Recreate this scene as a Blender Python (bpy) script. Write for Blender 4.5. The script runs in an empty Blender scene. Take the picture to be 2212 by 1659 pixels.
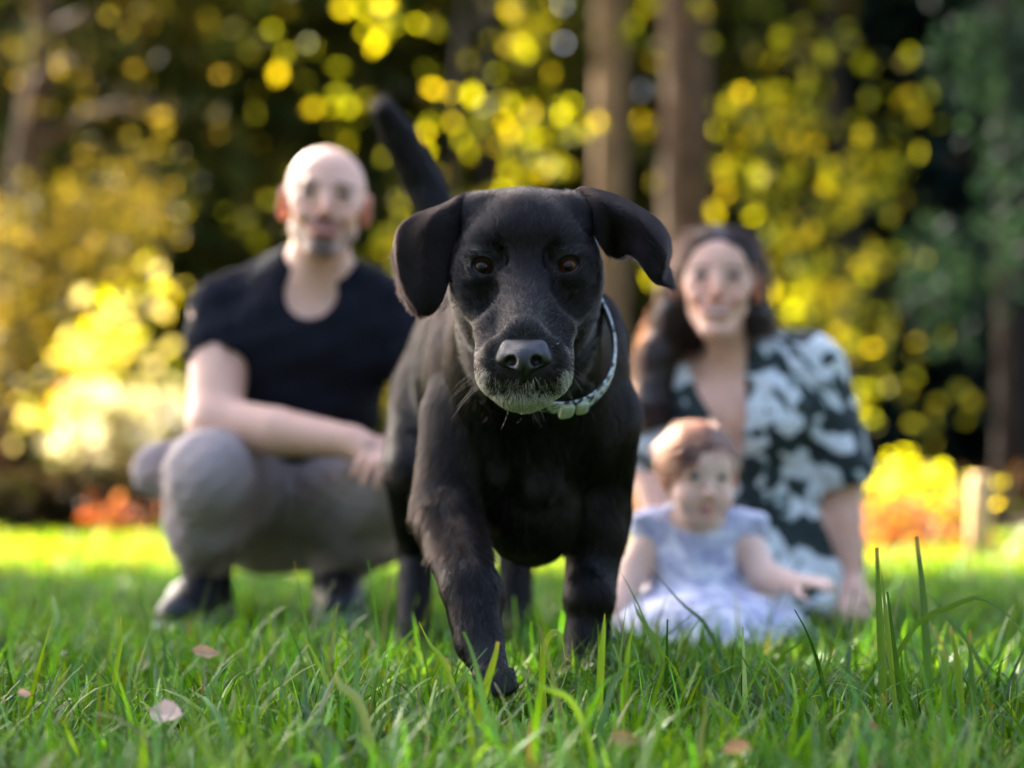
import bpy, math, random
import numpy as np
from mathutils import Vector, Matrix

random.seed(7)
rng = np.random.default_rng(11)
R = math.radians
scene = bpy.context.scene
col = scene.collection

# ------------------------------------------------------------------ camera, sky, sun, exposure
CAM_H = 0.32
FPX = 3994.0            # focal length in units of the 2212 x 1659 picture
HZ = 983.0              # horizon row
cam_data = bpy.data.cameras.new('camera')
cam_data.sensor_width = 36.0
cam_data.lens = 65.0
cam_data.clip_start = 0.05
cam_data.clip_end = 2000.0
cam_data.dof.use_dof = True
cam_data.dof.focus_distance = 2.12
cam_data.dof.aperture_fstop = 1.8
cam_data.dof.aperture_blades = 0
cam = bpy.data.objects.new('camera', cam_data)
col.objects.link(cam)
cam.location = (0, 0, CAM_H)
cam.rotation_euler = (R(90) + math.atan((HZ - 829.5) / FPX), 0, 0)
scene.camera = cam

HOLE = 0.75
SUN = np.array([-0.50, 0.62, 0.60]); SUN /= np.linalg.norm(SUN)     # towards the sun: behind, left, high
world = bpy.data.worlds.new('World')
scene.world = world
world.use_nodes = True
wn = world.node_tree
bg = wn.nodes['Background']
sky = wn.nodes.new('ShaderNodeTexSky')
sky.sky_type = 'NISHITA'
sky.sun_disc = False
sky.sun_elevation = math.asin(SUN[2])
sky.sun_rotation = math.atan2(SUN[0], SUN[1])
sky.air_density = 0.8
sky.dust_density = 4.0
sky.ozone_density = 0.4
wn.links.new(sky.outputs[0], bg.inputs[0])
bg.inputs[1].default_value = 0.108

sl = bpy.data.lights.new('sun', 'SUN')
sl.energy = 4.6
sl.angle = R(0.55)
sl.color = (1.0, 0.93, 0.78)
sun = bpy.data.objects.new('sun', sl)
col.objects.link(sun)
sun.location = (-8, 10, 14)
sun.rotation_euler = Vector(SUN).to_track_quat('Z', 'Y').to_euler()

scene.view_settings.view_transform = 'Standard'
scene.view_settings.look = 'None'
scene.view_settings.exposure = 3.3
scene.view_settings.gamma = 1.0
scene.view_settings.use_curve_mapping = False
scene.render.engine = 'CYCLES'
scene.cycles.max_bounces = 8
scene.cycles.transparent_max_bounces = 8
scene.cycles.use_denoising = True

# ------------------------------------------------------------------ helpers
def W(px, py, Y):
    """point of the place seen at picture position (px, py) standing at distance Y"""
    return np.array([(px - 1106.0) * Y / FPX, Y, CAM_H + (HZ - py) * Y / FPX])

def tag(o, label=None, cat=None, group=None, kind=None):
    if label: o['label'] = label
    if cat: o['category'] = cat
    if group: o['group'] = group
    if kind: o['kind'] = kind
    return o

def empty(name, loc, label=None, cat=None, group=None):
    o = bpy.data.objects.new(name, None)
    o.empty_display_size = 0.1
    col.objects.link(o)
    o.location = tuple(float(c) for c in loc)
    return tag(o, label, cat, group)

def raw_mesh(name, verts, faces, smooth=True, cols=None, mats=None, fmat=None):
    verts = np.asarray(verts, np.float32); faces = np.asarray(faces, np.int32)
    n = faces.shape[1]
    me = bpy.data.meshes.new(name)
    me.vertices.add(len(verts)); me.vertices.foreach_set('co', verts.ravel())
    me.loops.add(faces.size); me.loops.foreach_set('vertex_index', faces.ravel())
    me.polygons.add(len(faces))
    me.polygons.foreach_set('loop_start', np.arange(0, faces.size, n, dtype=np.int32))
    me.polygons.foreach_set('loop_total', np.full(len(faces), n, np.int32))
    me.polygons.foreach_set('use_smooth', np.full(len(faces), smooth, bool))
    if fmat is not None: me.polygons.foreach_set('material_index', np.asarray(fmat, np.int32))
    me.update(calc_edges=True)
    if cols is not None:
        a = me.color_attributes.new('Col', 'FLOAT_COLOR', 'POINT')
        c = np.ones((len(verts), 4), np.float32); c[:, :3] = cols
        a.data.foreach_set('color', c.ravel())
    for m in (mats or []): me.materials.append(m)
    return me

def mesh_obj(name, verts, faces, mat, parent=None, smooth=True, cols=None, fmat=None):
    """verts in place coordinates; a child keeps them relative to its thing's base"""
    verts = np.asarray(verts, np.float64)
    if parent is not None:
        base = np.zeros(3); p = parent
        while p is not None:
            base = base + np.array(p.location); p = p.parent
        loc = np.zeros(3); v = verts - base
    else:
        lo, hi = verts.min(0), verts.max(0)
        loc = np.array([(lo[0] + hi[0]) / 2, (lo[1] + hi[1]) / 2, lo[2]]); v = verts - loc
    mats = mat if isinstance(mat, (list, tuple)) else [mat]
    me = raw_mesh(name, v, faces, smooth, cols, mats, fmat)
    o = bpy.data.objects.new(name, me)
    col.objects.link(o)
    o.location = tuple(loc)
    if parent is not None: o.parent = parent
    return o

def tri_quads(q):
    return np.concatenate([q[:, [0, 1, 2]], q[:, [0, 2, 3]]])

def smoothstep(a, b, x):
    t = np.clip((x - a) / (b - a), 0, 1)
    return t * t * (3 - 2 * t)

# ------------------------------------------------------------------ smooth solid modelling
class Solid:
    def __init__(s, lo, hi, res):
        s.lo = np.array(lo, float); s.res = res
        s.n = np.ceil((np.array(hi) - s.lo) / res).astype(int) + 1
        s.ax = [(s.lo[i] + res * np.arange(s.n[i])).astype(np.float32) for i in range(3)]
        s.F = np.full(tuple(s.n), 1.0, np.float32)
    def _win(s, lo, hi, m):
        a = np.clip(np.floor((np.array(lo) - m - s.lo) / s.res).astype(int), 0, s.n)
        b = np.clip(np.ceil((np.array(hi) + m - s.lo) / s.res).astype(int) + 1, 0, s.n)
        if np.any(b <= a): return None
        sl = tuple(slice(a[i], b[i]) for i in range(3))
        g = (s.ax[0][sl[0]][:, None, None], s.ax[1][sl[1]][None, :, None], s.ax[2][sl[2]][None, None, :])
        return sl, g
    def _put(s, sl, d, k, sub):
        f = s.F[sl]
        if sub:
            d = -d
            if k > 0:
                h = np.maximum(k - np.abs(f - d), 0) / k
                s.F[sl] = np.maximum(f, d) + h * h * k * 0.25
            else: s.F[sl] = np.maximum(f, d)
        else:
            if k > 0:
                h = np.maximum(k - np.abs(f - d), 0) / k
                s.F[sl] = np.minimum(f, d) - h * h * k * 0.25
            else: s.F[sl] = np.minimum(f, d)
    def cone(s, a, b, ra, rb, k=0.02, sub=False):
        a = np.asarray(a, float); b = np.asarray(b, float)
        r = max(ra, rb)
        w = s._win(np.minimum(a, b) - r, np.maximum(a, b) + r, k + 3 * s.res)
        if w is None: return s
        sl, g = w
        ab = b - a; L = max(float(ab @ ab), 1e-12)
        q = [g[i] - np.float32(a[i]) for i in range(3)]
        t = np.clip((q[0] * ab[0] + q[1] * ab[1] + q[2] * ab[2]) / L, 0, 1).astype(np.float32)
        d = np.sqrt(sum((q[i] - t * np.float32(ab[i])) ** 2 for i in range(3))) - (ra + (rb - ra) * t)
        s._put(sl, d.astype(np.float32), k, sub); return s
    def chain(s, pts, rad, k=0.02, kj=0.006):
        """one limb: its segments meet almost sharply, the whole limb blends into the body by k"""
        pts = np.asarray(pts, float); r = max(rad)
        w = s._win(pts.min(0) - r, pts.max(0) + r, k + 3 * s.res)
        if w is None: return s
        sl, g = w; D = None
        for i in range(len(pts) - 1):
            a = pts[i]; ab = pts[i + 1] - a; L = max(float(ab @ ab), 1e-12)
            q = [g[j] - np.float32(a[j]) for j in range(3)]
            t = np.clip((q[0] * ab[0] + q[1] * ab[1] + q[2] * ab[2]) / L, 0, 1).astype(np.float32)
            d = np.sqrt(sum((q[j] - t * np.float32(ab[j])) ** 2 for j in range(3))) - (rad[i] + (rad[i + 1] - rad[i]) * t)
            if D is None: D = d
            else:
                h = np.maximum(kj - np.abs(D - d), 0) / kj
                D = np.minimum(D, d) - h * h * kj * 0.25
        s._put(sl, D.astype(np.float32), k, False); return s
    def ell(s, c, r, k=0.02, rot=None, sub=False):
        c = np.asarray(c, float); r = np.asarray(r, float)
        if np.ndim(r) == 0: r = np.full(3, float(r))
        e = r if rot is None else np.sqrt(((np.asarray(rot) * r[None, :]) ** 2).sum(1))
        w = s._win(c - e, c + e, k + 3 * s.res)
        if w is None: return s
        sl, g = w
        q = [g[i] - np.float32(c[i]) for i in range(3)]
        if rot is not None:
            M = np.asarray(rot, np.float32)
            q = [q[0] * M[0, i] + q[1] * M[1, i] + q[2] * M[2, i] for i in range(3)]
        k0 = np.sqrt(sum((q[i] / np.float32(r[i])) ** 2 for i in range(3)))
        k1 = np.sqrt(sum((q[i] / np.float32(r[i] ** 2)) ** 2 for i in range(3))) + 1e-6
        d = k0 * (k0 - 1) / k1
        s._put(sl, d.astype(np.float32), k, sub); return s
    def half(s, p, n, k=0.0):
        """cut away everything on the side n points to"""
        n = np.asarray(n, float); n = n / np.linalg.norm(n)
        d = sum((s.ax[i].reshape([-1 if j == i else 1 for j in range(3)]) - np.float32(p[i])) * np.float32(n[i]) for i in range(3))
        s._put((slice(None),) * 3, -d.astype(np.float32), k, True); return s
    def ripple(s, amp, freq, seed=0):
        r = np.random.default_rng(seed); acc = 0
        for j in range(5):
            kx, ky, kz = r.normal(size=3) * freq * (1 + 0.5 * j); ph = r.uniform(0, 6.28)
            acc = acc + np.sin(s.ax[0][:, None, None] * kx + s.ax[1][None, :, None] * ky + s.ax[2][None, None, :] * kz + ph) / (1 + 0.6 * j)
        s.F += (amp * acc / 2).astype(np.float32); return s
    def mesh(s):
        F = s.F
        F[0], F[-1] = np.maximum(F[0], 1e-3), np.maximum(F[-1], 1e-3)
        F[:, 0], F[:, -1] = np.maximum(F[:, 0], 1e-3), np.maximum(F[:, -1], 1e-3)
        F[:, :, 0], F[:, :, -1] = np.maximum(F[:, :, 0], 1e-3), np.maximum(F[:, :, -1], 1e-3)
        S = F < 0
        def c8(A): return [A[i:A.shape[0] - 1 + i, j:A.shape[1] - 1 + j, k:A.shape[2] - 1 + k] for i in (0, 1) for j in (0, 1) for k in (0, 1)]
        cs = c8(S)
        any_ = cs[0].copy(); all_ = cs[0].copy()
        for c in cs[1:]: any_ |= c; all_ &= c
        act = any_ & ~all_
        idx = np.argwhere(act)
        vid = np.full(act.shape, -1, np.int32); vid[act] = np.arange(len(idx))
        val = np.stack([F[idx[:, 0] + i, idx[:, 1] + j, idx[:, 2] + k] for i in (0, 1) for j in (0, 1) for k in (0, 1)], 1)
        offs = np.array([(i, j, k) for i in (0, 1) for j in (0, 1) for k in (0, 1)], np.float32)
        acc = np.zeros((len(idx), 3), np.float32); cnt = np.zeros(len(idx), np.float32)
        for a in range(8):
            for b in range(a + 1, 8):
                if np.abs(offs[a] - offs[b]).sum() != 1: continue
                va, vb = val[:, a], val[:, b]
                m = (va < 0) != (vb < 0)
                t = np.where(m, va / np.where(m, va - vb, 1), 0)
                p = offs[a] + t[:, None] * (offs[b] - offs[a])
                acc[m] += p[m]; cnt[m] += 1
        v = s.lo + (idx + acc / cnt[:, None]) * s.res
        faces = []
        # x edges
        for axis in range(3):
            A = S; sh = [slice(None)] * 3; sh2 = [slice(None)] * 3
            sh[axis] = slice(0, -1); sh2[axis] = slice(1, None)
            e = A[tuple(sh)] != A[tuple(sh2)]
            ins = A[tuple(sh)]
            o1, o2 = [i for i in range(3) if i != axis]
            P = np.argwhere(e)
            ok = (P[:, o1] > 0) & (P[:, o2] > 0) & (P[:, o1] < s.n[o1] - 1) & (P[:, o2] < s.n[o2] - 1)
            P = P[ok]
            def at(d1, d2):
                Q = P.copy(); Q[:, o1] -= d1; Q[:, o2] -= d2
                return vid[Q[:, 0], Q[:, 1], Q[:, 2]]
            q = np.stack([at(1, 1), at(0, 1), at(0, 0), at(1, 0)], 1)
            flip = ins[P[:, 0], P[:, 1], P[:, 2]]
            if axis == 1: flip = ~flip
            q[~flip] = q[~flip][:, ::-1]
            faces.append(q)
        f = np.concatenate(faces)
        f = f[(f >= 0).all(1)]
        return v.astype(np.float64), f.astype(np.int32)

def vnormals(v, q):
    t = tri_quads(q) if q.shape[1] == 4 else q
    n = np.cross(v[t[:, 1]] - v[t[:, 0]], v[t[:, 2]] - v[t[:, 0]])
    out = np.zeros_like(v)
    for i in range(3):
        for c in range(3):
            out[:, c] += np.bincount(t[:, i], weights=n[:, c], minlength=len(v))
    return out / (np.linalg.norm(out, axis=1, keepdims=True) + 1e-12)

def relax(v, q, n=2, f=0.5):
    e = np.concatenate([q[:, [i, (i + 1) % 4]] for i in range(4)])
    a = np.concatenate([e[:, 0], e[:, 1]]); b = np.concatenate([e[:, 1], e[:, 0]])
    cnt = np.bincount(a, minlength=len(v))[:, None] + 1e-9
    for _ in range(n):
        m = np.stack([np.bincount(a, weights=v[b, c], minlength=len(v)) for c in range(3)], 1) / cnt
        v = v + (m - v) * f
    return v

def tube(pts, rad, seg=8, cap=True):
    pts = np.asarray(pts, float); n = len(pts)
    T = np.gradient(pts, axis=0); T /= np.linalg.norm(T, axis=1, keepdims=True) + 1e-12
    ref = np.array([0.0, 0, 1]) if abs(T[0, 2]) < 0.9 else np.array([1.0, 0, 0])
    vs = []
    for i in range(n):
        a = np.cross(T[i], ref); a /= np.linalg.norm(a) + 1e-12
        b = np.cross(T[i], a)
        th = np.linspace(0, 2 * np.pi, seg, endpoint=False)
        vs.append(pts[i] + rad[i] * (np.cos(th)[:, None] * a + np.sin(th)[:, None] * b))
    v = np.concatenate(vs)
    f = [[i * seg + j, i * seg + (j + 1) % seg, (i + 1) * seg + (j + 1) % seg, (i + 1) * seg + j] for i in range(n - 1) for j in range(seg)]
    if cap:
        c0, c1 = len(v), len(v) + 1
        v = np.concatenate([v, pts[:1], pts[-1:]])
        f += [[c0, (j + 1) % seg, j, j] for j in range(0)]
        for j in range(0, seg, 2):
            f.append([c0, (j + 2) % seg, j + 1, j])
            o = (n - 1) * seg
            f.append([c1, o + j, o + j + 1, o + (j + 2) % seg])
    return v, np.array(f)

def join(parts):
    vs, fs, o = [], [], 0
    for v, f in parts:
        vs.append(v); fs.append(np.asarray(f) + o); o += len(v)
    return np.concatenate(vs), np.concatenate(fs)

def ball(c, r, nu=24, nv=16, rot=None):
    u = np.linspace(0, 2 * np.pi, nu, endpoint=False); w = np.linspace(0, np.pi, nv + 1)
    p = np.stack([np.outer(np.sin(w), np.cos(u)), np.outer(np.sin(w), np.sin(u)), np.outer(np.cos(w), np.ones(nu))], -1).reshape(-1, 3)
    p = p * np.asarray(r)
    if rot is not None: p = p @ np.asarray(rot).T
    f = [[i * nu + j, (i + 1) * nu + j, (i + 1) * nu + (j + 1) % nu, i * nu + (j + 1) % nu] for i in range(nv) for j in range(nu)]
    return p + np.asarray(c), np.array(f)

def rotz(a): return np.array([[math.cos(a), -math.sin(a), 0], [math.sin(a), math.cos(a), 0], [0, 0, 1]])
def rotx(a): return np.array([[1, 0, 0], [0, math.cos(a), -math.sin(a)], [0, math.sin(a), math.cos(a)]])
def roty(a): return np.array([[math.cos(a), 0, math.sin(a)], [0, 1, 0], [-math.sin(a), 0, math.cos(a)]])
def unit(v): v = np.asarray(v, float); return v / (np.linalg.norm(v) + 1e-12)

def hair_obj(name, P, rad, mat, parent, cols=None):
    """P: (N, K, 3) strand points in place coordinates, rad (K,) or (N, K)"""
    N, K = P.shape[:2]
    base = np.zeros(3); p = parent
    while p is not None:
        base = base + np.array(p.location); p = p.parent
    hc = bpy.data.hair_curves.new(name)
    hc.add_curves([K] * N)
    hc.position_data.foreach_set('vector', (P - base).astype(np.float32).ravel())
    rr = np.broadcast_to(np.asarray(rad, np.float32), (N, K)).astype(np.float32)
    ra = hc.attributes.get('radius') or hc.attributes.new('radius', 'FLOAT', 'POINT')
    ra.data.foreach_set('value', rr.ravel())
    if cols is not None:
        a = hc.attributes.new('Col', 'FLOAT_COLOR', 'CURVE')
        c = np.ones((N, 4), np.float32); c[:, :3] = cols
        a.data.foreach_set('color', c.ravel())
    hc.materials.append(mat)
    o = bpy.data.objects.new(name, hc)
    col.objects.link(o)
    if parent is not None: o.parent = parent
    return o

# ------------------------------------------------------------------ materials
def mat_base(name):
    m = bpy.data.materials.new(name); m.use_nodes = True
    nt = m.node_tree; return m, nt, nt.nodes['Principled BSDF']

def ramp(nt, stops):
    n = nt.nodes.new('ShaderNodeValToRGB'); e = n.color_ramp.elements
    while len(e) < len(stops): e.new(0.5)
    for i, (p, c) in enumerate(stops):
        e[i].position = p; e[i].color = (*c, 1)
    return n

def noise(nt, scale, detail=4, rough=0.6, coord='Object', dist=0.0):
    tc = nt.nodes.new('ShaderNodeTexCoord'); n = nt.nodes.new('ShaderNodeTexNoise')
    n.inputs['Scale'].default_value = scale; n.inputs['Detail'].default_value = detail
    n.inputs['Roughness'].default_value = rough; n.inputs['Distortion'].default_value = dist
    nt.links.new(tc.outputs[coord], n.inputs['Vector']); return n

def bump(nt, b, src, strength, dist=0.01):
    n = nt.nodes.new('ShaderNodeBump'); n.inputs['Strength'].default_value = strength; n.inputs['Distance'].default_value = dist
    nt.links.new(src, n.inputs['Height']); nt.links.new(n.outputs[0], b.inputs['Normal']); return n

def simple(name, c, rough=0.6, var=0.25, scale=8, bumps=0.2, bscale=60, spec=0.4, bdist=0.005):
    m, nt, b = mat_base(name)
    n = noise(nt, scale)
    lo = tuple(x * (1 - var) for x in c); hi = tuple(min(1, x * (1 + var)) for x in c)
    r = ramp(nt, [(0.3, lo), (0.7, hi)]); nt.links.new(n.outputs[0], r.inputs[0]); nt.links.new(r.outputs[0], b.inputs['Base Color'])
    b.inputs['Roughness'].default_value = rough; b.inputs['Specular IOR Level'].default_value = spec
    if bumps: bump(nt, b, noise(nt, bscale, 6).outputs[0], bumps, bdist)
    return m

def leafy(name, tint=(1, 1, 1), trans=0.5, gloss=0.05, rough=0.5):
    """thin leaf: vertex colour on the face, the same pigment lets light through"""
    m, nt, b = mat_base(name)
    nt.nodes.remove(b)
    out = nt.nodes['Material Output']
    a = nt.nodes.new('ShaderNodeAttribute'); a.attribute_name = 'Col'
    d = nt.nodes.new('ShaderNodeBsdfDiffuse'); t = nt.nodes.new('ShaderNodeBsdfTranslucent'); g = nt.nodes.new('ShaderNodeBsdfGlossy')
    g.inputs['Roughness'].default_value = rough
    mul = nt.nodes.new('ShaderNodeMix'); mul.data_type = 'RGBA'; mul.blend_type = 'MULTIPLY'; mul.inputs[0].default_value = 1
    nt.links.new(a.outputs['Color'], mul.inputs[6]); mul.inputs[7].default_value = (*tint, 1)
    nt.links.new(a.outputs['Color'], d.inputs[0]); nt.links.new(mul.outputs[2], t.inputs[0])
    m1 = nt.nodes.new('ShaderNodeMixShader'); m1.inputs[0].default_value = trans
    nt.links.new(d.outputs[0], m1.inputs[1]); nt.links.new(t.outputs[0], m1.inputs[2])
    fr = nt.nodes.new('ShaderNodeMixShader'); fr.inputs[0].default_value = gloss
    nt.links.new(m1.outputs[0], fr.inputs[1]); nt.links.new(g.outputs[0], fr.inputs[2])
    nt.links.new(fr.outputs[0], out.inputs['Surface'])
    return m

def hair_mat(name, rough=0.3, radial=0.35, coat=0.0, tint=None, offset=2.0, ior=1.55, black=0.0):
    m, nt, b = mat_base(name); nt.nodes.remove(b)
    h = nt.nodes.new('ShaderNodeBsdfHairPrincipled')
    h.model = 'CHIANG'; h.parametrization = 'COLOR'
    h.inputs['Roughness'].default_value = rough; h.inputs['Radial Roughness'].default_value = radial
    h.inputs['Coat'].default_value = coat; h.inputs['Offset'].default_value = R(offset)
    h.inputs['IOR'].default_value = ior
    h.inputs['Random Roughness'].default_value = 0.2
    if tint is None:
        a = nt.nodes.new('ShaderNodeAttribute'); a.attribute_name = 'Col'
        nt.links.new(a.outputs['Color'], h.inputs['Color'])
    else: h.inputs['Color'].default_value = (*tint, 1)
    o = h.outputs[0]
    if black:
        d = nt.nodes.new('ShaderNodeBsdfDiffuse'); mx = nt.nodes.new('ShaderNodeMixShader'); mx.inputs[0].default_value = black
        if tint is None: nt.links.new(a.outputs['Color'], d.inputs[0])
        nt.links.new(o, mx.inputs[1]); nt.links.new(d.outputs[0], mx.inputs[2]); o = mx.outputs[0]
    nt.links.new(o, nt.nodes['Material Output'].inputs['Surface'])
    return m

def vcol(name, rough=0.5, spec=0.4, sss=0.0, bumps=0.0, bscale=200, bdist=0.002, sheen=0.0):
    m, nt, b = mat_base(name)
    a = nt.nodes.new('ShaderNodeAttribute'); a.attribute_name = 'Col'
    n = noise(nt, 25, 5)
    r = ramp(nt, [(0.3, (0.88, 0.86, 0.86)), (0.7, (1, 1, 1))]); nt.links.new(n.outputs[0], r.inputs[0])
    mx = nt.nodes.new('ShaderNodeMix'); mx.data_type = 'RGBA'; mx.blend_type = 'MULTIPLY'; mx.inputs[0].default_value = 1
    nt.links.new(a.outputs['Color'], mx.inputs[6]); nt.links.new(r.outputs[0], mx.inputs[7])
    nt.links.new(mx.outputs[2], b.inputs['Base Color'])
    b.inputs['Roughness'].default_value = rough; b.inputs['Specular IOR Level'].default_value = spec
    if sss:
        b.inputs['Subsurface Weight'].default_value = sss
        b.inputs['Subsurface Radius'].default_value = (1.0, 0.3, 0.15); b.inputs['Subsurface Scale'].default_value = 0.02
    if sheen: b.inputs['Sheen Weight'].default_value = sheen
    if bumps: bump(nt, b, noise(nt, bscale, 4).outputs[0], bumps, bdist)
    return m

M_skin = vcol('skin', 0.5, 0.4, 0.2)
M_bark = simple('bark', (0.105, 0.062, 0.034), 0.9, 0.45, 6, 0.8, 14, 0.2, 0.03)
M_bark_warm = simple('bark_warm', (0.22, 0.135, 0.065), 0.9, 0.4, 5, 0.8, 12, 0.2, 0.03)
M_bark_dark = simple('bark_dark', (0.022, 0.015, 0.010), 0.9, 0.4, 6, 0.8, 14, 0.2, 0.03)
M_leaf_sun = leafy('leaf_sun', (1.25, 1.1, 0.5), 0.62, 0.03)
M_leaf_dark = leafy('leaf_dark', (1.2, 1.15, 0.5), 0.5, 0.008)
M_grass = leafy('grass_blade', (1.2, 1.15, 0.4), 0.42, 0.035, 0.35)
# ------------------------------------------------------------------ ground
def sheet(name, x0, x1, y0, y1, z, mat, nx=2, ny=2, zf=None):
    X, Y = np.meshgrid(np.linspace(x0, x1, nx), np.linspace(y0, y1, ny), indexing='ij')
    Z = np.full_like(X, z) if zf is None else zf(X, Y)
    v = np.stack([X, Y, Z], -1).reshape(-1, 3)
    f = [[i * ny + j, (i + 1) * ny + j, (i + 1) * ny + j + 1, i * ny + j + 1] for i in range(nx - 1) for j in range(ny - 1)]
    return tag(mesh_obj(name, v, np.array(f), mat), kind='structure')
M_turf, nt_, b_ = mat_base('turf')
n_ = noise(nt_, 1.5, 8, .7); r_ = ramp(nt_, [(.35, (.020, .035, .008)), (.6, (.045, .075, .014)), (.75, (.07, .075, .02))])
nt_.links.new(n_.outputs[0], r_.inputs[0]); nt_.links.new(r_.outputs[0], b_.inputs['Base Color']); b_.inputs['Roughness'].default_value = .9
bump(nt_, b_, noise(nt_, 40, 6).outputs[0], .8, .02)
M_litter, nt_, b_ = mat_base('leaf_litter')
n_ = noise(nt_, 3.0, 8, .75); r_ = ramp(nt_, [(.35, (.030, .018, .010)), (.55, (.085, .045, .020)), (.75, (.16, .085, .03))])
nt_.links.new(n_.outputs[0], r_.inputs[0]); nt_.links.new(r_.outputs[0], b_.inputs['Base Color']); b_.inputs['Roughness'].default_value = .95
bump(nt_, b_, noise(nt_, 30, 6).outputs[0], .9, .03)
sheet('ground', -600, 600, -30, 1200, -.012, M_turf)
sheet('leaf_litter', -30, 30, 7.35, 26, -.004, M_litter)

# ------------------------------------------------------------------ grass
def blades(x, y, h, w, lean, az, curve, levels, tipcut, cols):
    N = len(x); s_ = np.linspace(0, 1, levels)
    d = np.stack([np.cos(az), np.sin(az)], 1)
    ang = lean[:, None] + curve[:, None] * s_[None, :]
    ds = h[:, None] / (levels - 1)
    hor = np.concatenate([np.zeros((N, 1)), np.cumsum(np.sin(ang[:, :-1]) * ds, 1)], 1)
    ver = np.concatenate([np.zeros((N, 1)), np.cumsum(np.cos(ang[:, :-1]) * ds, 1)], 1)
    c = np.stack([x[:, None] + hor * d[:, :1], y[:, None] + hor * d[:, 1:], ver - .006], -1)
    fa = az + np.pi / 2 + rng.normal(size=N) * .5
    side = np.stack([np.cos(fa), np.sin(fa), np.zeros(N)], 1)
    wd = w[:, None] * (1 - s_[None, :] ** 2 * (1 - tipcut[:, None])) * .5 * (.75 + .5 * np.sin(np.pi * np.minimum(s_ + .25, 1)))[None, :]
    A = c - side[:, None] * wd[..., None]; B = c + side[:, None] * wd[..., None]
    v = np.stack([A, B], 2).reshape(-1, 3)
    base = (np.arange(N) * levels * 2)[:, None]
    q = np.array([[2 * i, 2 * i + 1, 2 * i + 3, 2 * i + 2] for i in range(levels - 1)])
    f = (base[:, :, None] + q[None]).reshape(-1, 4)
    shade = (.80 + .35 * s_)[None, :, None]
    cc = np.repeat((cols[:, None] * (0 * shade + 1)), 2, axis=1).reshape(-1, 3) if False else np.repeat(np.broadcast_to(cols[:, None], (N, levels, 3)), 2, axis=1).reshape(-1, 3)
    return v, f, cc
def grass_cols(N):
    pal = np.array([[.080, .220, .008], [.125, .275, .010], [.055, .175, .010], [.190, .310, .012], [.09, .21, .03], [.18, .20, .03], [.26, .20, .08]])
    i = rng.choice(len(pal), N, p=[.27, .25, .17, .15, .10, .045, .015])
    return pal[i] * np.exp(rng.normal(-.12, .38, (N, 1))) * np.array([.68, .72, .9])
def patch(N, y0, y1, hm, wm, levels, ymargin=.35, pw=1.0):
    y = y0 + (y1 - y0) * rng.random(N) ** pw
    hw = y * 1106 / FPX * 1.12 + ymargin
    x = rng.uniform(-1, 1, N) * hw
    clump = .5 + .5 * np.sin(x * 9 + 3 * np.sin(y * 7)) * np.sin(y * 11 + 2 * np.sin(x * 6))
    h = hm * rng.gamma(6, 1 / 6, N) * (.65 + .6 * clump)
    h = h * (1 - .45 * np.exp(-((x + .01) / .10) ** 2 - ((y - 2.12) / .14) ** 2))
    w = wm * rng.uniform(.5, 1.4, N)
    lean = np.abs(rng.normal(0, .45, N)); curve = np.abs(rng.normal(.7, .7, N)) * (h / hm)
    return x, y, h, w, lean, rng.uniform(0, 2 * np.pi, N), np.minimum(curve, 2.2), levels, rng.choice([0, 0, 0, .5], N), grass_cols(N)
gp = []
for a in [(30000, 1.25, 2.9, .036, .0030, 5), (15000, 1.35, 3.0, .076, .0056, 8), (24000, 2.8, 5.2, .05, .0048, 4), (26000, 4.9, 7.4, .038, .009, 3)]:
    b3 = list(patch(*a))
    if a[1] > 4: b3[-1] = b3[-1] * np.array([3.2, 1.8, .8])  # sunlight on the far strip painted into its blade colours
    gp.append(blades(*b3))
b3 = list(patch(1500, 2.22, 2.50, .07, .005, 6)); b3[0] = rng.uniform(-.02, .22, 1500); gp.append(blades(*b3))
gv, gf = join([(v, f) for v, f, c in gp]); gc = np.concatenate([c for v, f, c in gp])
tag(mesh_obj('grass', gv, gf, M_grass, cols=gc), 'green unmown lawn grass covering the foreground', 'grass', kind='stuff')

# ------------------------------------------------------------------ trees
def leaf_cards(P, size, cols, flat=0.0):
    """one kite-shaped folded leaf per point"""
    N = len(P)
    a = rng.normal(size=(N, 3)); a[:, 2] -= .5; a /= np.linalg.norm(a, axis=1, keepdims=True)
    b = rng.normal(size=(N, 3)); b = b - a * (a * b).sum(1, keepdims=True); b /= np.linalg.norm(b, axis=1, keepdims=True)
    n = np.cross(a, b)
    s_ = (size * rng.uniform(.6, 1.3, N))[:, None]
    v = np.stack([P, P + a * s_ * .5 + b * s_ * .32 + n * s_ * .08, P + a * s_, P + a * s_ * .5 - b * s_ * .32 + n * s_ * .08], 1).reshape(-1, 3)
    f = (np.arange(N) * 4)[:, None] + np.array([[0, 1, 2, 3]])
    return v, f, np.repeat(cols, 4, axis=0)
def trunk_mesh(base, top, r0, r1, seg=12, wob=.06, n=10):
    t = np.linspace(0, 1, n)[:, None]
    p = np.asarray(base) * (1 - t) + np.asarray(top) * t
    p[1:-1] += rng.normal(size=(n - 2, 3)) * wob * np.array([1, 1, .2]) * r0
    r = r0 + (r1 - r0) * t[:, 0]; r[0] *= 1.35; r[1] *= 1.08
    return tube(p, r, seg)
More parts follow.
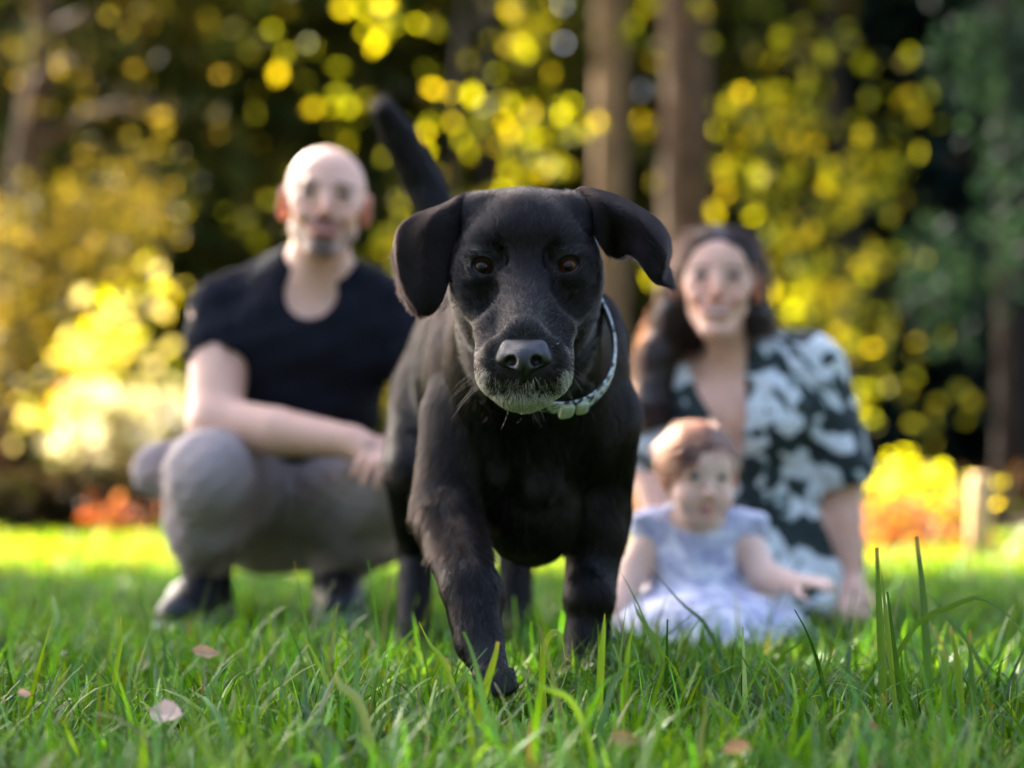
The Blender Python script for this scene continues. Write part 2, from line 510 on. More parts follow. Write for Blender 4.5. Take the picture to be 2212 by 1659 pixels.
def limbs(base, top, r, n, reach, up=.5, start=.35):
    parts = []
    base = np.asarray(base, float); top = np.asarray(top, float)
    for i in range(n):
        t = start + (1 - start) * (i + rng.random()) / n
        o = base * (1 - t) + top * t; a = rng.uniform(0, 6.28)
        L = reach * rng.uniform(.6, 1.1) * (1.15 - .6 * t)
        e = o + np.array([math.cos(a) * L, math.sin(a) * L, up * L * rng.uniform(.2, 1)])
        m = (o + e) / 2 + np.array([0, 0, .12 * L])
        parts.append(tube(catmull0([o, m, e], 6), np.linspace(r * (1 - .6 * t), r * .12, 6), 6))
    return parts
def catmull0(P, n):
    P = np.asarray(P, float); P = np.concatenate([2 * P[:1] - P[1:2], P, 2 * P[-1:] - P[-2:-1]])
    t = np.linspace(0, len(P) - 3 - 1e-6, n); i = t.astype(int); f = (t - i)[:, None]
    a, b, c, d = P[i], P[i + 1], P[i + 2], P[i + 3]
    return .5 * ((2 * b) + (c - a) * f + (2 * a - 5 * b + 4 * c - d) * f ** 2 + (3 * b - a - 3 * c + d) * f ** 3)
DARK = np.array([[.075, .088, .014], [.095, .090, .014], [.045, .072, .020], [.120, .095, .014]])
TEAL = np.array([[.008, .020, .016], [.012, .026, .021], [.008, .016, .013]])
GOLD = np.array([[.15, .115, .012], [.10, .09, .010], [.22, .16, .02], [.05, .05, .008], [.035, .036, .006]])
LIME = np.array([[.56, .58, .008], [.60, .54, .010], [.34, .38, .008], [.66, .54, .012], [.12, .14, .006], [.06, .075, .006]])
PALE = np.array([[.60, .55, .36], [.66, .60, .42], [.50, .46, .22], [.42, .40, .10]])
RUST = np.array([[.20, .075, .02], [.26, .11, .03], [.14, .05, .02]])
def pick(pal, N): return pal[rng.integers(len(pal), size=N)] * rng.uniform(.7, 1.3, (N, 1))
def blobs(centres, radii, N, shell=.45):
    i = rng.choice(len(centres), N, p=np.asarray([np.prod(r) ** .67 for r in radii]) / sum(np.prod(r) ** .67 for r in radii))
    d = rng.normal(size=(N, 3)); d /= np.linalg.norm(d, axis=1, keepdims=True)
    return np.asarray(centres)[i] + d * np.asarray(radii)[i] * (rng.random((N, 1)) ** shell)

def tree(name, base, top, r0, label, cat, crown_pts, size, pal, mat, bark, group=None, nl=8, reach=1.5, start=.35):
    t = empty(name, base, label, cat, group)
    v, f = join([trunk_mesh(base, top, r0, r0 * .35)] + limbs(base, top, r0 * .5, nl, reach, start=start))
    mesh_obj('trunk', v, f, bark, t)
    if crown_pts is not None and len(crown_pts):
        v, f, c = leaf_cards(crown_pts, size, pick(pal, len(crown_pts)))
        mesh_obj('crown', v, f, mat, t, smooth=False, cols=c)
    return t

# a dark evergreen wall a long way behind, each tree on its own
wall = [(-120, 19, 2.6, 8.5, 0), (130, 16.5, 2.2, 7.6, 0), (330, 20, 2.4, 8.4, 0), (560, 20.5, 2.4, 7.4, 0), (720, 19.5, 2.3, 8.2, 0), (905, 21.5, 2.3, 7.6, 0),
        (1110, 20.5, 2.4, 8.6, 0), (1330, 19.5, 2.0, 8.0, 0), (1560, 18, 2.2, 8.0, 0), (1760, 20, 2.4, 8.6, 0), (1960, 17.5, 2.1, 7.8, 1), (2120, 19.0, 2.4, 8.2, 0), (2330, 17, 2.4, 8.0, 1)]
wall_labels = ['dark evergreen tree at the far left edge of the wood', 'dark evergreen behind the golden drooping branches', 'dark evergreen between the gold branches and the bald man',
  'dark evergreen standing behind the left shoulder of the bald man', 'dark evergreen straight behind the bald head of the man', 'dark evergreen behind the raised tail of the dog',
  'dark evergreen behind the thin black trunk above the dog', 'dark evergreen right behind the paler of the two big trunks', 'dark evergreen behind the thicker brown trunk and the woman',
  'dark evergreen behind the yellow leaves right of the woman', 'bluish evergreen behind the right end of the yellow leaves', 'dark evergreen above the low yellow shrub at the right', 'bluish evergreen at the far right edge of the wood']
for (px, Y, rad, hgt, teal), lab in zip(wall, wall_labels):
    x = (px - 1106) * Y / FPX
    cs, rs = [], []
    hgt = .30 * Y + .55
    for k in range(9):
        z = hgt * (k + .4) / 9; rr = rad * (1.05 - .30 * (k / 9)) * rng.uniform(.8, 1.1)
        cs.append((x + rng.normal() * .3, Y + rng.normal() * .3, max(z, .7))); rs.append((rr, rr * .9, .75))
    tree('evergreen_tree', (x, Y, -.02), (x + .1, Y, hgt), .16, lab, 'tree', blobs(cs, rs, 5200), .30, TEAL if teal else DARK, M_leaf_dark, M_bark_dark, 'dark evergreens along the wood edge', 10, rad * .8, .1)

def spray(specs, dens=.85, clump=2):
    """leaf points round picture-measured places: (px, py, spread x, spread y, count, distance)"""
    out = []
    for px, py, sx, sy, n, Y in specs:
        n = max(1, int(n * dens)); na = max(1, n // clump)
        an = rng.normal(size=(na, 3)) * .66
        q = an[rng.integers(na, size=n)] + rng.normal(size=(n, 3)) * (.035 * FPX / Y) / np.array([sx, .35 * FPX / Y, sy])
        m = Y / FPX
        c = W(px, py, Y)
        out.append(c + q * np.array([sx * m, .35, sy * m]))
    return np.concatenate(out)

# the two big trunks in the middle
def px_trunk(name, px, w, Y, label, bark, h=9.0, lean=0.0, crown=True):
    x = (px - 1106) * Y / FPX; r = w * Y / FPX / 2
    t = empty(name, (x, Y, -.02), label, 'tree', None)
    v, f = join([trunk_mesh((x, Y, -.02), (x + lean, Y, h), r * 1.06, r * .55, 18, .05, 14)] + limbs((x, Y, 0), (x + lean, Y, h), r * .4, 9, 2.2, .3, .52))
    mesh_obj('trunk', v, f, bark, t)
    if crown:
        cs = [(x + rng.normal() * 1.2, Y + rng.normal() * 1.2, h * rng.uniform(.62, 1.05)) for _ in range(14)]
        v, f, c = leaf_cards(blobs(cs, [(1.0, 1.0, .7)] * 14, 3500), .22, pick(DARK, 3500))
        mesh_obj('crown', v, f, M_leaf_dark, t, smooth=False, cols=c)
    return t
px_trunk('tall_tree', 1318, 78, 14.0, 'paler and thinner of the two big straight trunks above the dog', M_bark_warm)
px_trunk('tall_tree', 1480, 112, 12.0, 'thicker brown straight trunk just left of the woman', M_bark)
px_trunk('slim_tree', 1056, 34, 15.5, 'thin blackish trunk straight above the head of the dog', M_bark_dark, 8.0)
px_trunk('slim_tree', 2185, 62, 9.5, 'dark slim trunk at the right edge behind the low wooden post', M_bark_dark, 7.0)
px_trunk('slim_tree', 28, 50, 15.0, 'dark slim trunk at the left edge behind golden branches', M_bark_dark, 6.0, crown=False)

# sunlit foliage
gold = spray([(330, 250, 90, 60, 14, 10), (250, 330, 90, 60, 34, 10), (300, 430, 70, 60, 90, 10), (200, 450, 110, 60, 190, 10), (90, 500, 100, 60, 230, 10),
              (30, 590, 60, 90, 170, 10), (270, 520, 50, 70, 110, 10), (20, 700, 40, 90, 110, 10), (120, 600, 50, 60, 60, 10), (5, 800, 30, 80, 90, 10),
              (60, 60, 90, 60, 10, 10), (130, 145, 60, 60, 14, 10), (235, 70, 40, 30, 3, 10), (100, 190, 60, 40, 8, 10), (20, 150, 30, 60, 6, 10), (300, 20, 50, 24, 14, 10), (380, 230, 80, 60, 8, 10), (250, 150, 140, 90, 10, 10)], 2.0, 1)
tree('drooping_tree', (-3.0, 10.4, -.02), (-2.5, 10.2, 3.6), .13, 'golden lit tree with drooping branches reaching in from the left', 'tree', gold, .052, GOLD, M_leaf_sun, M_bark, None, 8, 1.3, .5)
lemon = spray([(255, 690, 55, 45, 90, 11), (210, 760, 70, 50, 150, 11), (170, 800, 60, 40, 60, 11), (290, 770, 45, 60, 70, 11), (340, 640, 35, 50, 30, 11), (330, 600, 40, 30, 16, 11),
               (60, 915, 110, 30, 120, 11), (20, 860, 60, 40, 30, 11)])
tree('lemon_shrub', (-2.35, 11.2, -.02), (-2.3, 11.2, 1.1), .05, 'bright yellow leafy shrub left of the crouching man', 'shrub', lemon[rng.random(len(lemon)) < .6], .095, np.concatenate([LIME * .8, PALE * .7]), M_leaf_sun, M_bark, None, 7, .6, .1)
pale = spray([(250, 895, 70, 34, 330, 10.3), (350, 915, 55, 34, 330, 10.3), (205, 955, 60, 30, 140, 10.3), (385, 900, 26, 30, 110, 10.3), (300, 955, 80, 24, 160, 10.3)])
tree('sun_spot_shrub', (-2.15, 10.3, -.02), (-2.15, 10.3, .5), .03, 'made-up cream shrub for the bright sunlit spot behind the left elbow of the man', 'shrub', pale, .11, PALE, leafy('leaf_cream', (1.1, 1.05, .9), .5, .03), M_bark, None, 6, .5, .1)  # invented shrub; cream leaves stand in for a bright sunlit clearing
mid = spray([(1150, 290, 65, 55, 75, 12.8), (1115, 375, 30, 30, 18, 12.8), (1190, 240, 45, 40, 26, 12.8), (1085, 320, 30, 40, 14, 12.8), (1130, 20, 60, 30, 34, 12.8), (1110, 80, 40, 40, 30, 12.8), (1195, 95, 20, 20, 3, 12.8),
             (800, 20, 50, 25, 20, 12.8), (820, 60, 30, 20, 8, 12.8), (655, 92, 12, 8, 2, 12.8), (760, 195, 12, 10, 1, 12.8), (760, 270, 30, 20, 5, 12.8), (930, 20, 40, 30, 7, 12.8), (930, 140, 40, 40, 6, 12.8), (1010, 290, 24, 60, 8, 12.8),
             (900, 450, 40, 40, 26, 12.8), (830, 520, 30, 40, 18, 12.8), (880, 560, 50, 50, 20, 12.8), (590, 520, 40, 40, 6, 12.8), (1000, 380, 30, 40, 10, 12.8), (1350, 30, 30, 30, 10, 12.8), (1390, 235, 24, 30, 6, 12.8), (1380, 390, 10, 12, 2, 12.8), (1385, 560, 20, 40, 9, 12.8), (820, 850, 40, 70, 60, 12.8), (790, 780, 20, 30, 14, 12.8), (700, 150, 260, 150, 40, 12.8), (950, 250, 160, 200, 40, 12.8), (480, 450, 140, 140, 24, 12.8)])
tree('young_lime_tree', (-.55, 13.2, -.02), (-.3, 13.2, 4.4), .05, 'young tree with bright yellow leaves above the tail and head of the dog', 'tree', mid, .10, LIME, M_leaf_sun, M_bark_dark, None, 9, 1.1, .35)
right = spray([(1620, 240, 60, 25, 60, 11.5), (1590, 225, 40, 20, 20, 11.5), (1735, 295, 45, 45, 60, 11.5), (1575, 330, 40, 50, 40, 11.5), (1620, 350, 50, 40, 36, 11.5), (1850, 385, 40, 50, 60, 11.5), (1915, 330, 30, 70, 56, 11.5),
               (1950, 240, 25, 40, 18, 11.5), (1745, 415, 40, 25, 22, 11.5), (1690, 480, 25, 22, 14, 11.5), (1910, 425, 14, 14, 8, 11.5), (1640, 130, 60, 50, 14, 11.5), (1740, 115, 30, 22, 12, 11.5), (1680, 60, 80, 40, 14, 11.5),
               (1830, 50, 50, 30, 10, 11.5), (1890, 130, 20, 25, 7, 11.5), (1870, 190, 20, 20, 5, 11.5), (1700, 560, 40, 60, 40, 11.5), (1750, 590, 50, 60, 70, 11.5), (1850, 570, 45, 60, 60, 11.5), (1790, 640, 70, 50, 110, 11.5),
               (1720, 650, 60, 50, 90, 11.5), (1760, 720, 60, 40, 70, 11.5), (1870, 700, 50, 60, 44, 11.5), (1840, 760, 40, 30, 26, 11.5), (1870, 850, 35, 40, 46, 11.5), (1930, 760, 50, 60, 24, 11.5), (1960, 560, 40, 60, 12, 11.5), (1990, 880, 50, 50, 18, 11.5),
               (1560, 20, 50, 30, 8, 11.5), (2040, 330, 30, 60, 4, 11.5), (2050, 740, 40, 60, 6, 11.5), (1680, 420, 60, 60, 24, 11.5), (1800, 480, 60, 60, 26, 11.5), (1550, 440, 40, 60, 10, 11.5), (1780, 350, 200, 260, 130, 11.5), (1950, 600, 160, 260, 50, 11.5)])
tree('yellow_leaved_tree', (2.25, 11.9, -.02), (2.0, 11.9, 4.6), .07, 'broad tree with bright yellow leaves behind and right of the woman', 'tree', right[rng.random(len(right)) < .72], .10, LIME, M_leaf_sun, M_bark_dark, None, 11, 1.2, .2)
teal = blobs([W(2120, 120, 8.5), W(2190, 250, 8.3), W(2060, 640, 8.8), W(2010, 560, 8.8), W(2200, 60, 8.4), W(2180, 480, 8.6)], [(.28, .3, .25), (.25, .3, .35), (.22, .3, .3), (.16, .3, .25), (.3, .3, .25), (.2, .3, .4)], 900)
tree('blue_green_conifer', (2.62, 8.6, -.02), (2.5, 8.6, 3.0), .06, 'shaded blue green conifer branches hanging at the upper right corner', 'tree', teal, .075, TEAL * 1.3, M_leaf_dark, M_bark_dark, None, 12, .7, .2)

# unseen wood added behind and beside the photographer so light comes down steeply
back = [(-9.5, -7, 8.5), (-6.0, -10, 9.5), (-2.2, -11.5, 9), (1.8, -11, 9.5), (5.6, -10, 9), (9.0, -7, 8.5), (10.5, -2, 8), (-11, -2, 8.5), (10.8, 3.0, 8)]
sides = ['far left behind the camera', 'left behind the camera', 'just left of straight behind the camera', 'just right of straight behind the camera', 'right behind the camera', 'far right behind the camera', 'out of the frame to the right of the camera', 'out of the frame to the left of the camera', 'out of the frame to the right of the people']
for (x, y, h_), lab in zip(back, sides):
    cs = [(x + rng.normal() * .3, y + rng.normal() * .3, max(.7, h_ * (k + .4) / 9)) for k in range(9)]
    rs = [(2.3 * (1.05 - .06 * k),) * 2 + (.9,) for k in range(9)]
    tree('evergreen_tree', (x, y, -.02), (x, y, h_), .18, 'unseen dark evergreen standing ' + lab, 'tree', blobs(cs, rs, 2600), .42, DARK, M_leaf_dark, M_bark_dark, 'dark evergreens round the lawn', 8, 1.7, .1)

# low planting along the far side of the lawn
def stems_of(th, specs):
    for pts, rad in specs: mesh_obj('stem', *tube(pts, rad, 6), M_bark_dark, th)
hb = empty('low_hedge', (-3.0, 7.5, -.01), 'low dark hedge along the back of the lit lawn at the left', 'hedge')
hx = rng.uniform(-4.6, -.15, 13000)
hp = np.stack([hx, 7.5 + rng.normal(size=len(hx)) * .10, -.01 + .27 * rng.random(len(hx)) ** .85 * (1 - .08 * np.sin(hx * 5))], 1)
v, f, c = leaf_cards(hp, .055, pick(np.array([[.020, .014, .008], [.030, .018, .010], [.016, .018, .008]]), len(hp))); mesh_obj('foliage', v, f, M_leaf_dark, hb, smooth=False, cols=c)
stems_of(hb, [([(x, 7.5, -.01), (x + rng.normal() * .05, 7.5, .12), (x + rng.normal() * .1, 7.5 + rng.normal() * .05, .22)], [.012, .009, .004]) for x in np.linspace(-4.5, -.3, 30)])
op = spray([(240, 1098, 18, 9, 30, 7.2), (262, 1116, 30, 9, 70, 7.2), (312, 1124, 10, 8, 24, 7.2)])
op[:, 1] = 7.2 + (op[:, 1] - 7.2) * .25
tree('orange_plant', W(262, 1150, 7.2) * np.array([1, 1, 0]), W(262, 1112, 7.2), .012, 'low clump of orange leaves glowing in front of the dark hedge', 'plant', op, .045, np.array([[.40, .11, .03], [.48, .20, .10], [.34, .07, .02]]), M_leaf_sun, M_bark_dark, None, 6, .12, .1)
rp = spray([(160, 848, 14, 10, 26, 10.4), (150, 872, 16, 20, 14, 10.4)])
tree('red_flower', (W(160, 983, 10.4)[0], 10.4, -.01), W(160, 850, 10.4), .012, 'small red flower head at the left among the yellow leaves', 'flower', rp, .05, np.array([[.6, .05, .02], [.7, .12, .03]]), M_leaf_sun, M_bark_dark, None, 3, .06, .6)
lx = spray([(1930, 1040, 66, 13, 260, 6.7), (1985, 1064, 76, 12, 260, 6.7), (1900, 1070, 60, 14, 160, 6.7), (2050, 1086, 36, 9, 90, 6.7)])
lr = spray([(1930, 1112, 70, 18, 420, 6.45), (2030, 1118, 50, 14, 160, 6.45), (1900, 1150, 56, 24, 420, 6.4), (1980, 1150, 60, 20, 220, 6.4)])
ls = empty('low_shrub', (1.42, 6.6, -.01), 'low shrub glowing yellow on top and rusty below at the right', 'shrub')
v, f, c = leaf_cards(lx, .045, pick(LIME * 1.1, len(lx))); mesh_obj('foliage', v, f, M_leaf_sun, ls, smooth=False, cols=c)
v, f, c = leaf_cards(lr, .045, pick(RUST * 1.5, len(lr))); tag(mesh_obj('foliage', v, f, M_leaf_sun, ls, smooth=False, cols=c), 'rusty dry leaves low on the shrub')
stems_of(ls, [([(1.42 + rng.normal() * .1, 6.6, -.01), (1.4 + rng.normal() * .2, 6.6 + rng.normal() * .1, .12), (1.4 + rng.normal() * .3, 6.6 + rng.normal() * .1, .22)], [.008, .006, .003]) for _ in range(24)])
rh = empty('low_hedge', (2.6, 8.0, -.01), 'low dark brown hedge behind the yellow shrub at the right', 'hedge')
hx = rng.uniform(.6, 5.5, 4500)
hp = np.stack([hx, 8.1 + rng.normal(size=len(hx)) * .12, .02 + .22 * np.sqrt(rng.random(len(hx)))], 1)
v, f, c = leaf_cards(hp, .05, pick(np.array([[.030, .014, .008], [.045, .022, .012], [.020, .016, .008]]), len(hp))); mesh_obj('foliage', v, f, M_leaf_dark, rh, smooth=False, cols=c)
stems_of(rh, [([(x, 8.1, -.01), (x + .02, 8.1, .1), (x, 8.1, .2)], [.01, .008, .004]) for x in np.linspace(.7, 5.4, 30)])
pb = W(2112, 1228, 5.6); pt = W(2118, 1024, 5.6)
pw_ = empty('wooden_post', (pb[0], 5.6, -.01), 'short sunlit tan wooden post in the grass at the right', 'post')
v, f = tube([(pb[0], 5.6, -.02), (pb[0] + .002, 5.6, .1), (pt[0], 5.6, pt[2] - .012), (pt[0], 5.6, pt[2])], [.037, .036, .035, .027], 14)
mesh_obj('shaft', v, f, simple('post_wood', (.55, .34, .17), .8, .3, 18, .5, 50, .2, .006), pw_)

# unseen tree added left of the frame, crown shaped to shade people and dog
sp = []
n = 16000
q = np.stack([rng.uniform(-8.2, -2.6, n), rng.uniform(5.6, 11.6, n), rng.uniform(5.6, 7.4, n)], 1)
g = q - SUN * (q[:, 2] / SUN[2])[:, None]          # where each leaf's shade falls on the lawn
edge = 4.75 + .12 * np.sin(g[:, 0] * 4) + .06 * np.sin(g[:, 0] * 11 + 1)
clear = (g[:, 1] > edge)
holes = np.sin(g[:, 0] * 5.2 + 1.0) * np.sin(g[:, 1] * 4.1 + .4) + .5 * np.sin(g[:, 0] * 9 - g[:, 1] * 7)
gap = np.maximum.reduce([np.exp(-((g[:, 0] - .28) / .55) ** 4 - ((g[:, 1] - 2.58) / .36) ** 4), .45 * np.exp(-((g[:, 0] - .68) / .12) ** 4 - ((g[:, 1] - 3.2) / .22) ** 4)])
keep = ~clear & (holes < HOLE) & (rng.random(n) > .82 * gap)  # leaves left out where sun should reach heads, flank and hair
q = q[keep]
tree('spreading_tree', (-6.4, 8.4, -.02), (-6.4, 8.4, 6.6), .24, 'unseen broad leafy tree added left of the frame to shade the lawn', 'tree', q, .20, DARK, M_leaf_dark, M_bark, None, 14, 3.0, .6)
# ------------------------------------------------------------------ the dog
DOG_Y = 2.16
def H(px, py, d=0.0): return W(px, py, DOG_Y - d)

dog = empty('dog', (0.0, 2.62, 0.0), 'black dog walking through the grass with one forepaw lifted and grey muzzle', 'dog')

def dog_prims(s, head):
    # ---- trunk
    s.cone((.012, 2.60, .43), (-.03, 2.90, .435), .124, .110, .05)
    s.cone((-.03, 2.90, .435), (-.052, 3.03, .47), .108, .092, .05)
    s.cone((.015, 2.55, .535), (-.06, 3.0, .545), .070, .065, .06)
    s.ell((.020, 2.57, .375), (.116, .15, .172), .04)
    s.ell((.022, 2.45, .375), (.082, .072, .115), .04)
    s.ell((.026, 2.47, .24), (.062, .07, .068), .05)                 # brisket between the forelegs
    for sx in (-1, 1):
        s.ell((.022 + sx * .090, 2.53, .415), (.046, .085, .12), .04)      # shoulder blades
        s.ell((.022 + sx * .078, 2.462, .35), (.042, .05, .062), .03)      # points of the shoulder
        s.ell((-.052 + sx * .066, 3.02, .44), (.056, .09, .11), .04)      # haunches
    # muscle folds of the chest
    s.cone((.022, 2.385, .46), (.026, 2.385, .27), .007, .006, .03)
    s.cone((.075, 2.40, .43), (.05, 2.39, .28), .012, .010, .03)
    s.cone((-.045, 2.40, .44), (-.02, 2.39, .29), .012, .010, .03)
    # ---- neck
    s.cone((.018, 2.27, .50), (.020, 2.47, .47), .078, .112, .05)
    s.cone((.020, 2.32, .44), (.020, 2.44, .40), .060, .085, .05)
    # ---- tail
    s.chain([(-.072, 3.09, .56), (-.102, 3.16, .66), (-.150, 3.18, .78), (-.19, 3.17, .86), (-.218, 3.15, .905)],
            [.046, .040, .033, .029, .020], .03)
    # ---- planted right foreleg
    s.chain([(.112, 2.50, .37), (.118, 2.555, .250), (.104, 2.50, .125), (.098, 2.475, .055)], [.062, .045, .032, .028], .022)
    s.ell((.112, 2.53, .235), (.036, .046, .06), .025)
    s.ell((.104, 2.478, .135), (.030, .022, .028), .02)
    s.ell((.096, 2.45, .026), (.040, .052, .026), .02)
    for i, t in enumerate((-.027, -.009, .009, .027)):
        s.ell((.096 + t, 2.412 + abs(t) * .5, .019), (.0105, .022, .016), .006)
    # ---- lifted left foreleg
    elbow = W(966, 1105, 2.42); carp = W(1014, 1265, 2.28); past = W(1036, 1385, 2.25); tip = W(1066, 1455, 2.215)
    s.chain([(-.058, 2.47, .37), elbow], [.062, .046], .022)
    s.ell(W(968, 1120, 2.385), (.034, .034, .034), .016)
    s.chain([elbow, carp, past, tip], [.043, .034, .029, .019], .014)
    s.ell(W(1050, 1285, 2.275), (.018, .018, .024), .015)
    s.ell(W(1072, 1278, 2.29), (.010, .012, .012), .010)
    ax = unit(tip - past)
    for i, t in enumerate((-.016, -.0055, .0055, .016)):
        c = tip + ax * (.012 - abs(t) * .7) + np.array([t, -.010, 0.002])
        s.cone(c, c + ax * .020 + np.array([0, .004, 0]), .0100, .0070, .0025)
    # ---- hind legs
    s.chain([(-.120, 2.99, .41), (-.150, 2.89, .30), (-.156, 3.03, .165), (-.158, 2.975, .05)], [.078, .050, .029, .026], .03)
    s.cone((-.156, 3.03, .165), (-.156, 3.06, .19), .024, .016, .02)
    s.ell((-.158, 2.945, .026), (.038, .055, .026), .02)
    s.chain([(-.005, 3.02, .41), (.005, 2.96, .29), (.006, 3.12, .165), (.006, 3.08, .05)], [.078, .050, .030, .026], .03)
    s.cone((.006, 3.12, .165), (.006, 3.15, .19), .024, .016, .02)
    s.ell((.006, 3.05, .026), (.038, .055, .026), .02)
    if not head:
        s.ell(H(1135, 560, -.06), (.07, .07, .07), .03)
        return s
    # ---- head
    for px in (1092, 1178): s.ell(H(px, 540, -.088), (.056, .080, .060), .03)      # braincase
    s.ell(H(1135, 548, -.062), (.058, .058, .056), .03)                            # forehead
    for sx in (-1, 1):
        s.ell(H(1135 + sx * 62, 538, -.030), (.026, .026, .020), .022)             # brow ridge
        s.ell(H(1135 + sx * 98, 590, -.062), (.034, .045, .040), .03)             # cheekbone
        s.ell(H(1135 + sx * 86, 650, -.075), (.033, .055, .050), .03)              # jaw muscle
        s.ell(H(1135 + sx * 98, 468, -.085), (.034, .040, .028), .025)             # root of the ear
        s.cone(H(1135 + sx * 84, 625, -.045), H(1133 + sx * 46, 745, .035), .026, .026, .025)   # cheek running into the flews
    s.cone(H(1135, 530, -.040), H(1135, 485, -.092), .044, .040, .03)
    s.cone(H(1135, 500, -.048), H(1135, 612, -.016), .036, .029, .025)              # forehead running into the bridge
    s.cone(H(1135, 605, -.018), H(1132, 728, .078), .029, .0265, .022)             # bridge of the nose
    s.cone(H(1135, 660, -.045), H(1132, 790, .045), .040, .040, .03)                # muzzle core
    for sx in (-1, 1):
        s.ell(H(1132 + sx * 44, 782, .060), (.0325, .046, .040), .018)             # whisker pads
        s.ell(H(1132 + sx * 38, 816, .062), (.026, .036, .021), .016)              # upper lip
        s.cone(H(1135 + sx * 22, 640, .012), H(1135 + sx * 34, 700, .05), .008, .010, .02)
    s.ell(H(1130, 814, .078), (.019, .026, .020), .012)                            # lip under the nose
    s.cone(H(1132, 842, .058), H(1134, 790, -.06), .024, .042, .02)                # lower jaw
    s.ell(H(1132, 855, .068), (.027, .026, .0125), .010)                           # chin
    # furrow down the forehead, stop, lip line
    s.cone(H(1090, 843, .098), H(1130, 838, .112), .0022, .0022, .006, True)
    s.cone(H(1130, 838, .112), H(1176, 843, .098), .0022, .0022, .006, True)
    s.cone(H(1090, 843, .098), H(1066, 828, .070), .0022, .002, .006, True)
    s.cone(H(1176, 843, .098), H(1200, 828, .070), .0022, .002, .006, True)
    for sx in (-1, 1):                                                              # creases beside the nose
        s.cone(H(1132 + sx * 64, 732, .105), H(1132 + sx * 72, 790, .112), .004, .003, .012, True)
        s.ell(H(1133 + sx * 74, 690, .066), (.007, .012, .018), .034, None, True)   # hollow of the cheek before the flews
        s.ell(H(1135 + sx * 50, 553, .006), (.007, .010, .013), .014, None, True)   # hollow at the inner eye
        s.ell(H(1135 + sx * 84, 650, .006), (.010, .012, .018), .024, None, True)
    for e, tilt in ((EYE_L, 1), (EYE_R, -1)):
        s.ell(e, .0178, .010)                                                       # lids round the eyeball
        s.ell(e + np.array([0, -.004, .0150]), (.018, .008, .004), .010)            # upper lid fold
        s.ell(e + np.array([0, -.004, -.0145]), (.016, .008, .004), .008)
        s.ell(e + np.array([0, -.0145, 0]), (.0145, .013, .0106), .002, roty(tilt * R(14)), True)
        s.ell(e, .0128, .0, None, True)
    return s

EYE_L = H(1043, 577, -.016); EYE_R = H(1228, 574, -.016)

sb = dog_prims(Solid((-.30, 2.10, -.01), (.22, 3.26, .95), .0042), False)
bv, bq = sb.mesh(); bv = relax(bv, bq, 1)
NECK_CUT = 2.345
sh = dog_prims(Solid((-.115, 1.98, .345), (.155, 2.365, .665), .0017), True)
hv, hq = sh.mesh(); hv = relax(hv, hq, 2)
# the body grid keeps what lies behind the neck line or below the head block
def body_keep(p): return (p[:, 1] > NECK_CUT - .006) | (p[:, 2] < .352) 
def head_keep(p): return (p[:, 1] < NECK_CUT) & (p[:, 2] > .348)
bq = bq[body_keep(bv[bq].mean(1))]; hq = hq[head_keep(hv[hq].mean(1))]
def compact(v, q):
    u, inv = np.unique(q, return_inverse=True); return v[u], inv.reshape(q.shape)
bv, bq = compact(bv, bq); hv, hq = compact(hv, hq)
dv, dq = join([(bv, bq), (hv, hq)])
M_hide, nt_, b_ = mat_base('dog_hide')
b_.inputs['Base Color'].default_value = (.006, .0055, .006, 1); b_.inputs['Roughness'].default_value = .6
b_.inputs['Specular IOR Level'].default_value = .3
dog_body = mesh_obj('body', dv, dq, M_hide, dog)

# ears: curved flaps with thickness, lofted through hand-placed rows from root to tip
def catmull(P, n):
    P = np.asarray(P, float); P = np.concatenate([2 * P[:1] - P[1:2], P, 2 * P[-1:] - P[-2:-1]])
    t = np.linspace(0, len(P) - 3 - 1e-6, n); i = t.astype(int); f = (t - i).reshape([-1] + [1] * (P.ndim - 1))
    a, b, c, d = P[i], P[i + 1], P[i + 2], P[i + 3]
    return .5 * ((2 * b) + (c - a) * f + (2 * a - 5 * b + 4 * c - d) * f ** 2 + (3 * b - a - 3 * c + d) * f ** 3)

def ear_mesh(rows, nu=46, nv=26, th=.0036):
    G = np.array([[H(*p) for p in r] for r in rows])
    G = catmull(G, nu); G = catmull(G.transpose(1, 0, 2), nv).transpose(1, 0, 2)
    uu, vv_ = np.meshgrid(np.linspace(0, 1, nu), np.linspace(0, 1, nv), indexing='ij')
    G[..., 1] += (.0022 * np.sin(uu * 9 + vv_ * 5) + .0016 * np.sin(uu * 17 - vv_ * 8 + 1)) * smoothstep(.15, .4, uu)
    du = np.gradient(G, axis=0); dv_ = np.gradient(G, axis=1)
    n = np.cross(du, dv_); n /= np.linalg.norm(n, axis=2, keepdims=True) + 1e-12
    u = np.linspace(0, 1, nu)[:, None]; v = np.linspace(-1, 1, nv)[None, :]
    t = th * np.sqrt(np.clip(1 - np.abs(v) ** 4, 0, 1)) * np.sqrt(np.clip(1 - np.clip((u - .75) / .25, 0, 1) ** 4, 0, 1)) * (1.25 - .5 * u)
    A = G + n * t[..., None] * .5; B = G - n * t[..., None] * .5
    vs = np.concatenate([A.reshape(-1, 3), B.reshape(-1, 3)]); o = nu * nv
    f = []
    for i in range(nu - 1):
        for j in range(nv - 1):
            a = i * nv + j
            f.append([a, a + 1, a + nv + 1, a + nv]); f.append([o + a, o + a + nv, o + a + nv + 1, o + a + 1])
    for i in range(nu - 1):
        for j in (0, nv - 1):
            a = i * nv + j; f.append([a, a + nv, o + a + nv, o + a] if j == 0 else [a + nv, a, o + a, o + a + nv])
    for j in range(nv - 1):
        a = (nu - 1) * nv + j; f.append([a, a + 1, o + a + 1, o + a])
    return vs, np.array(f)[:, ::-1], G, n
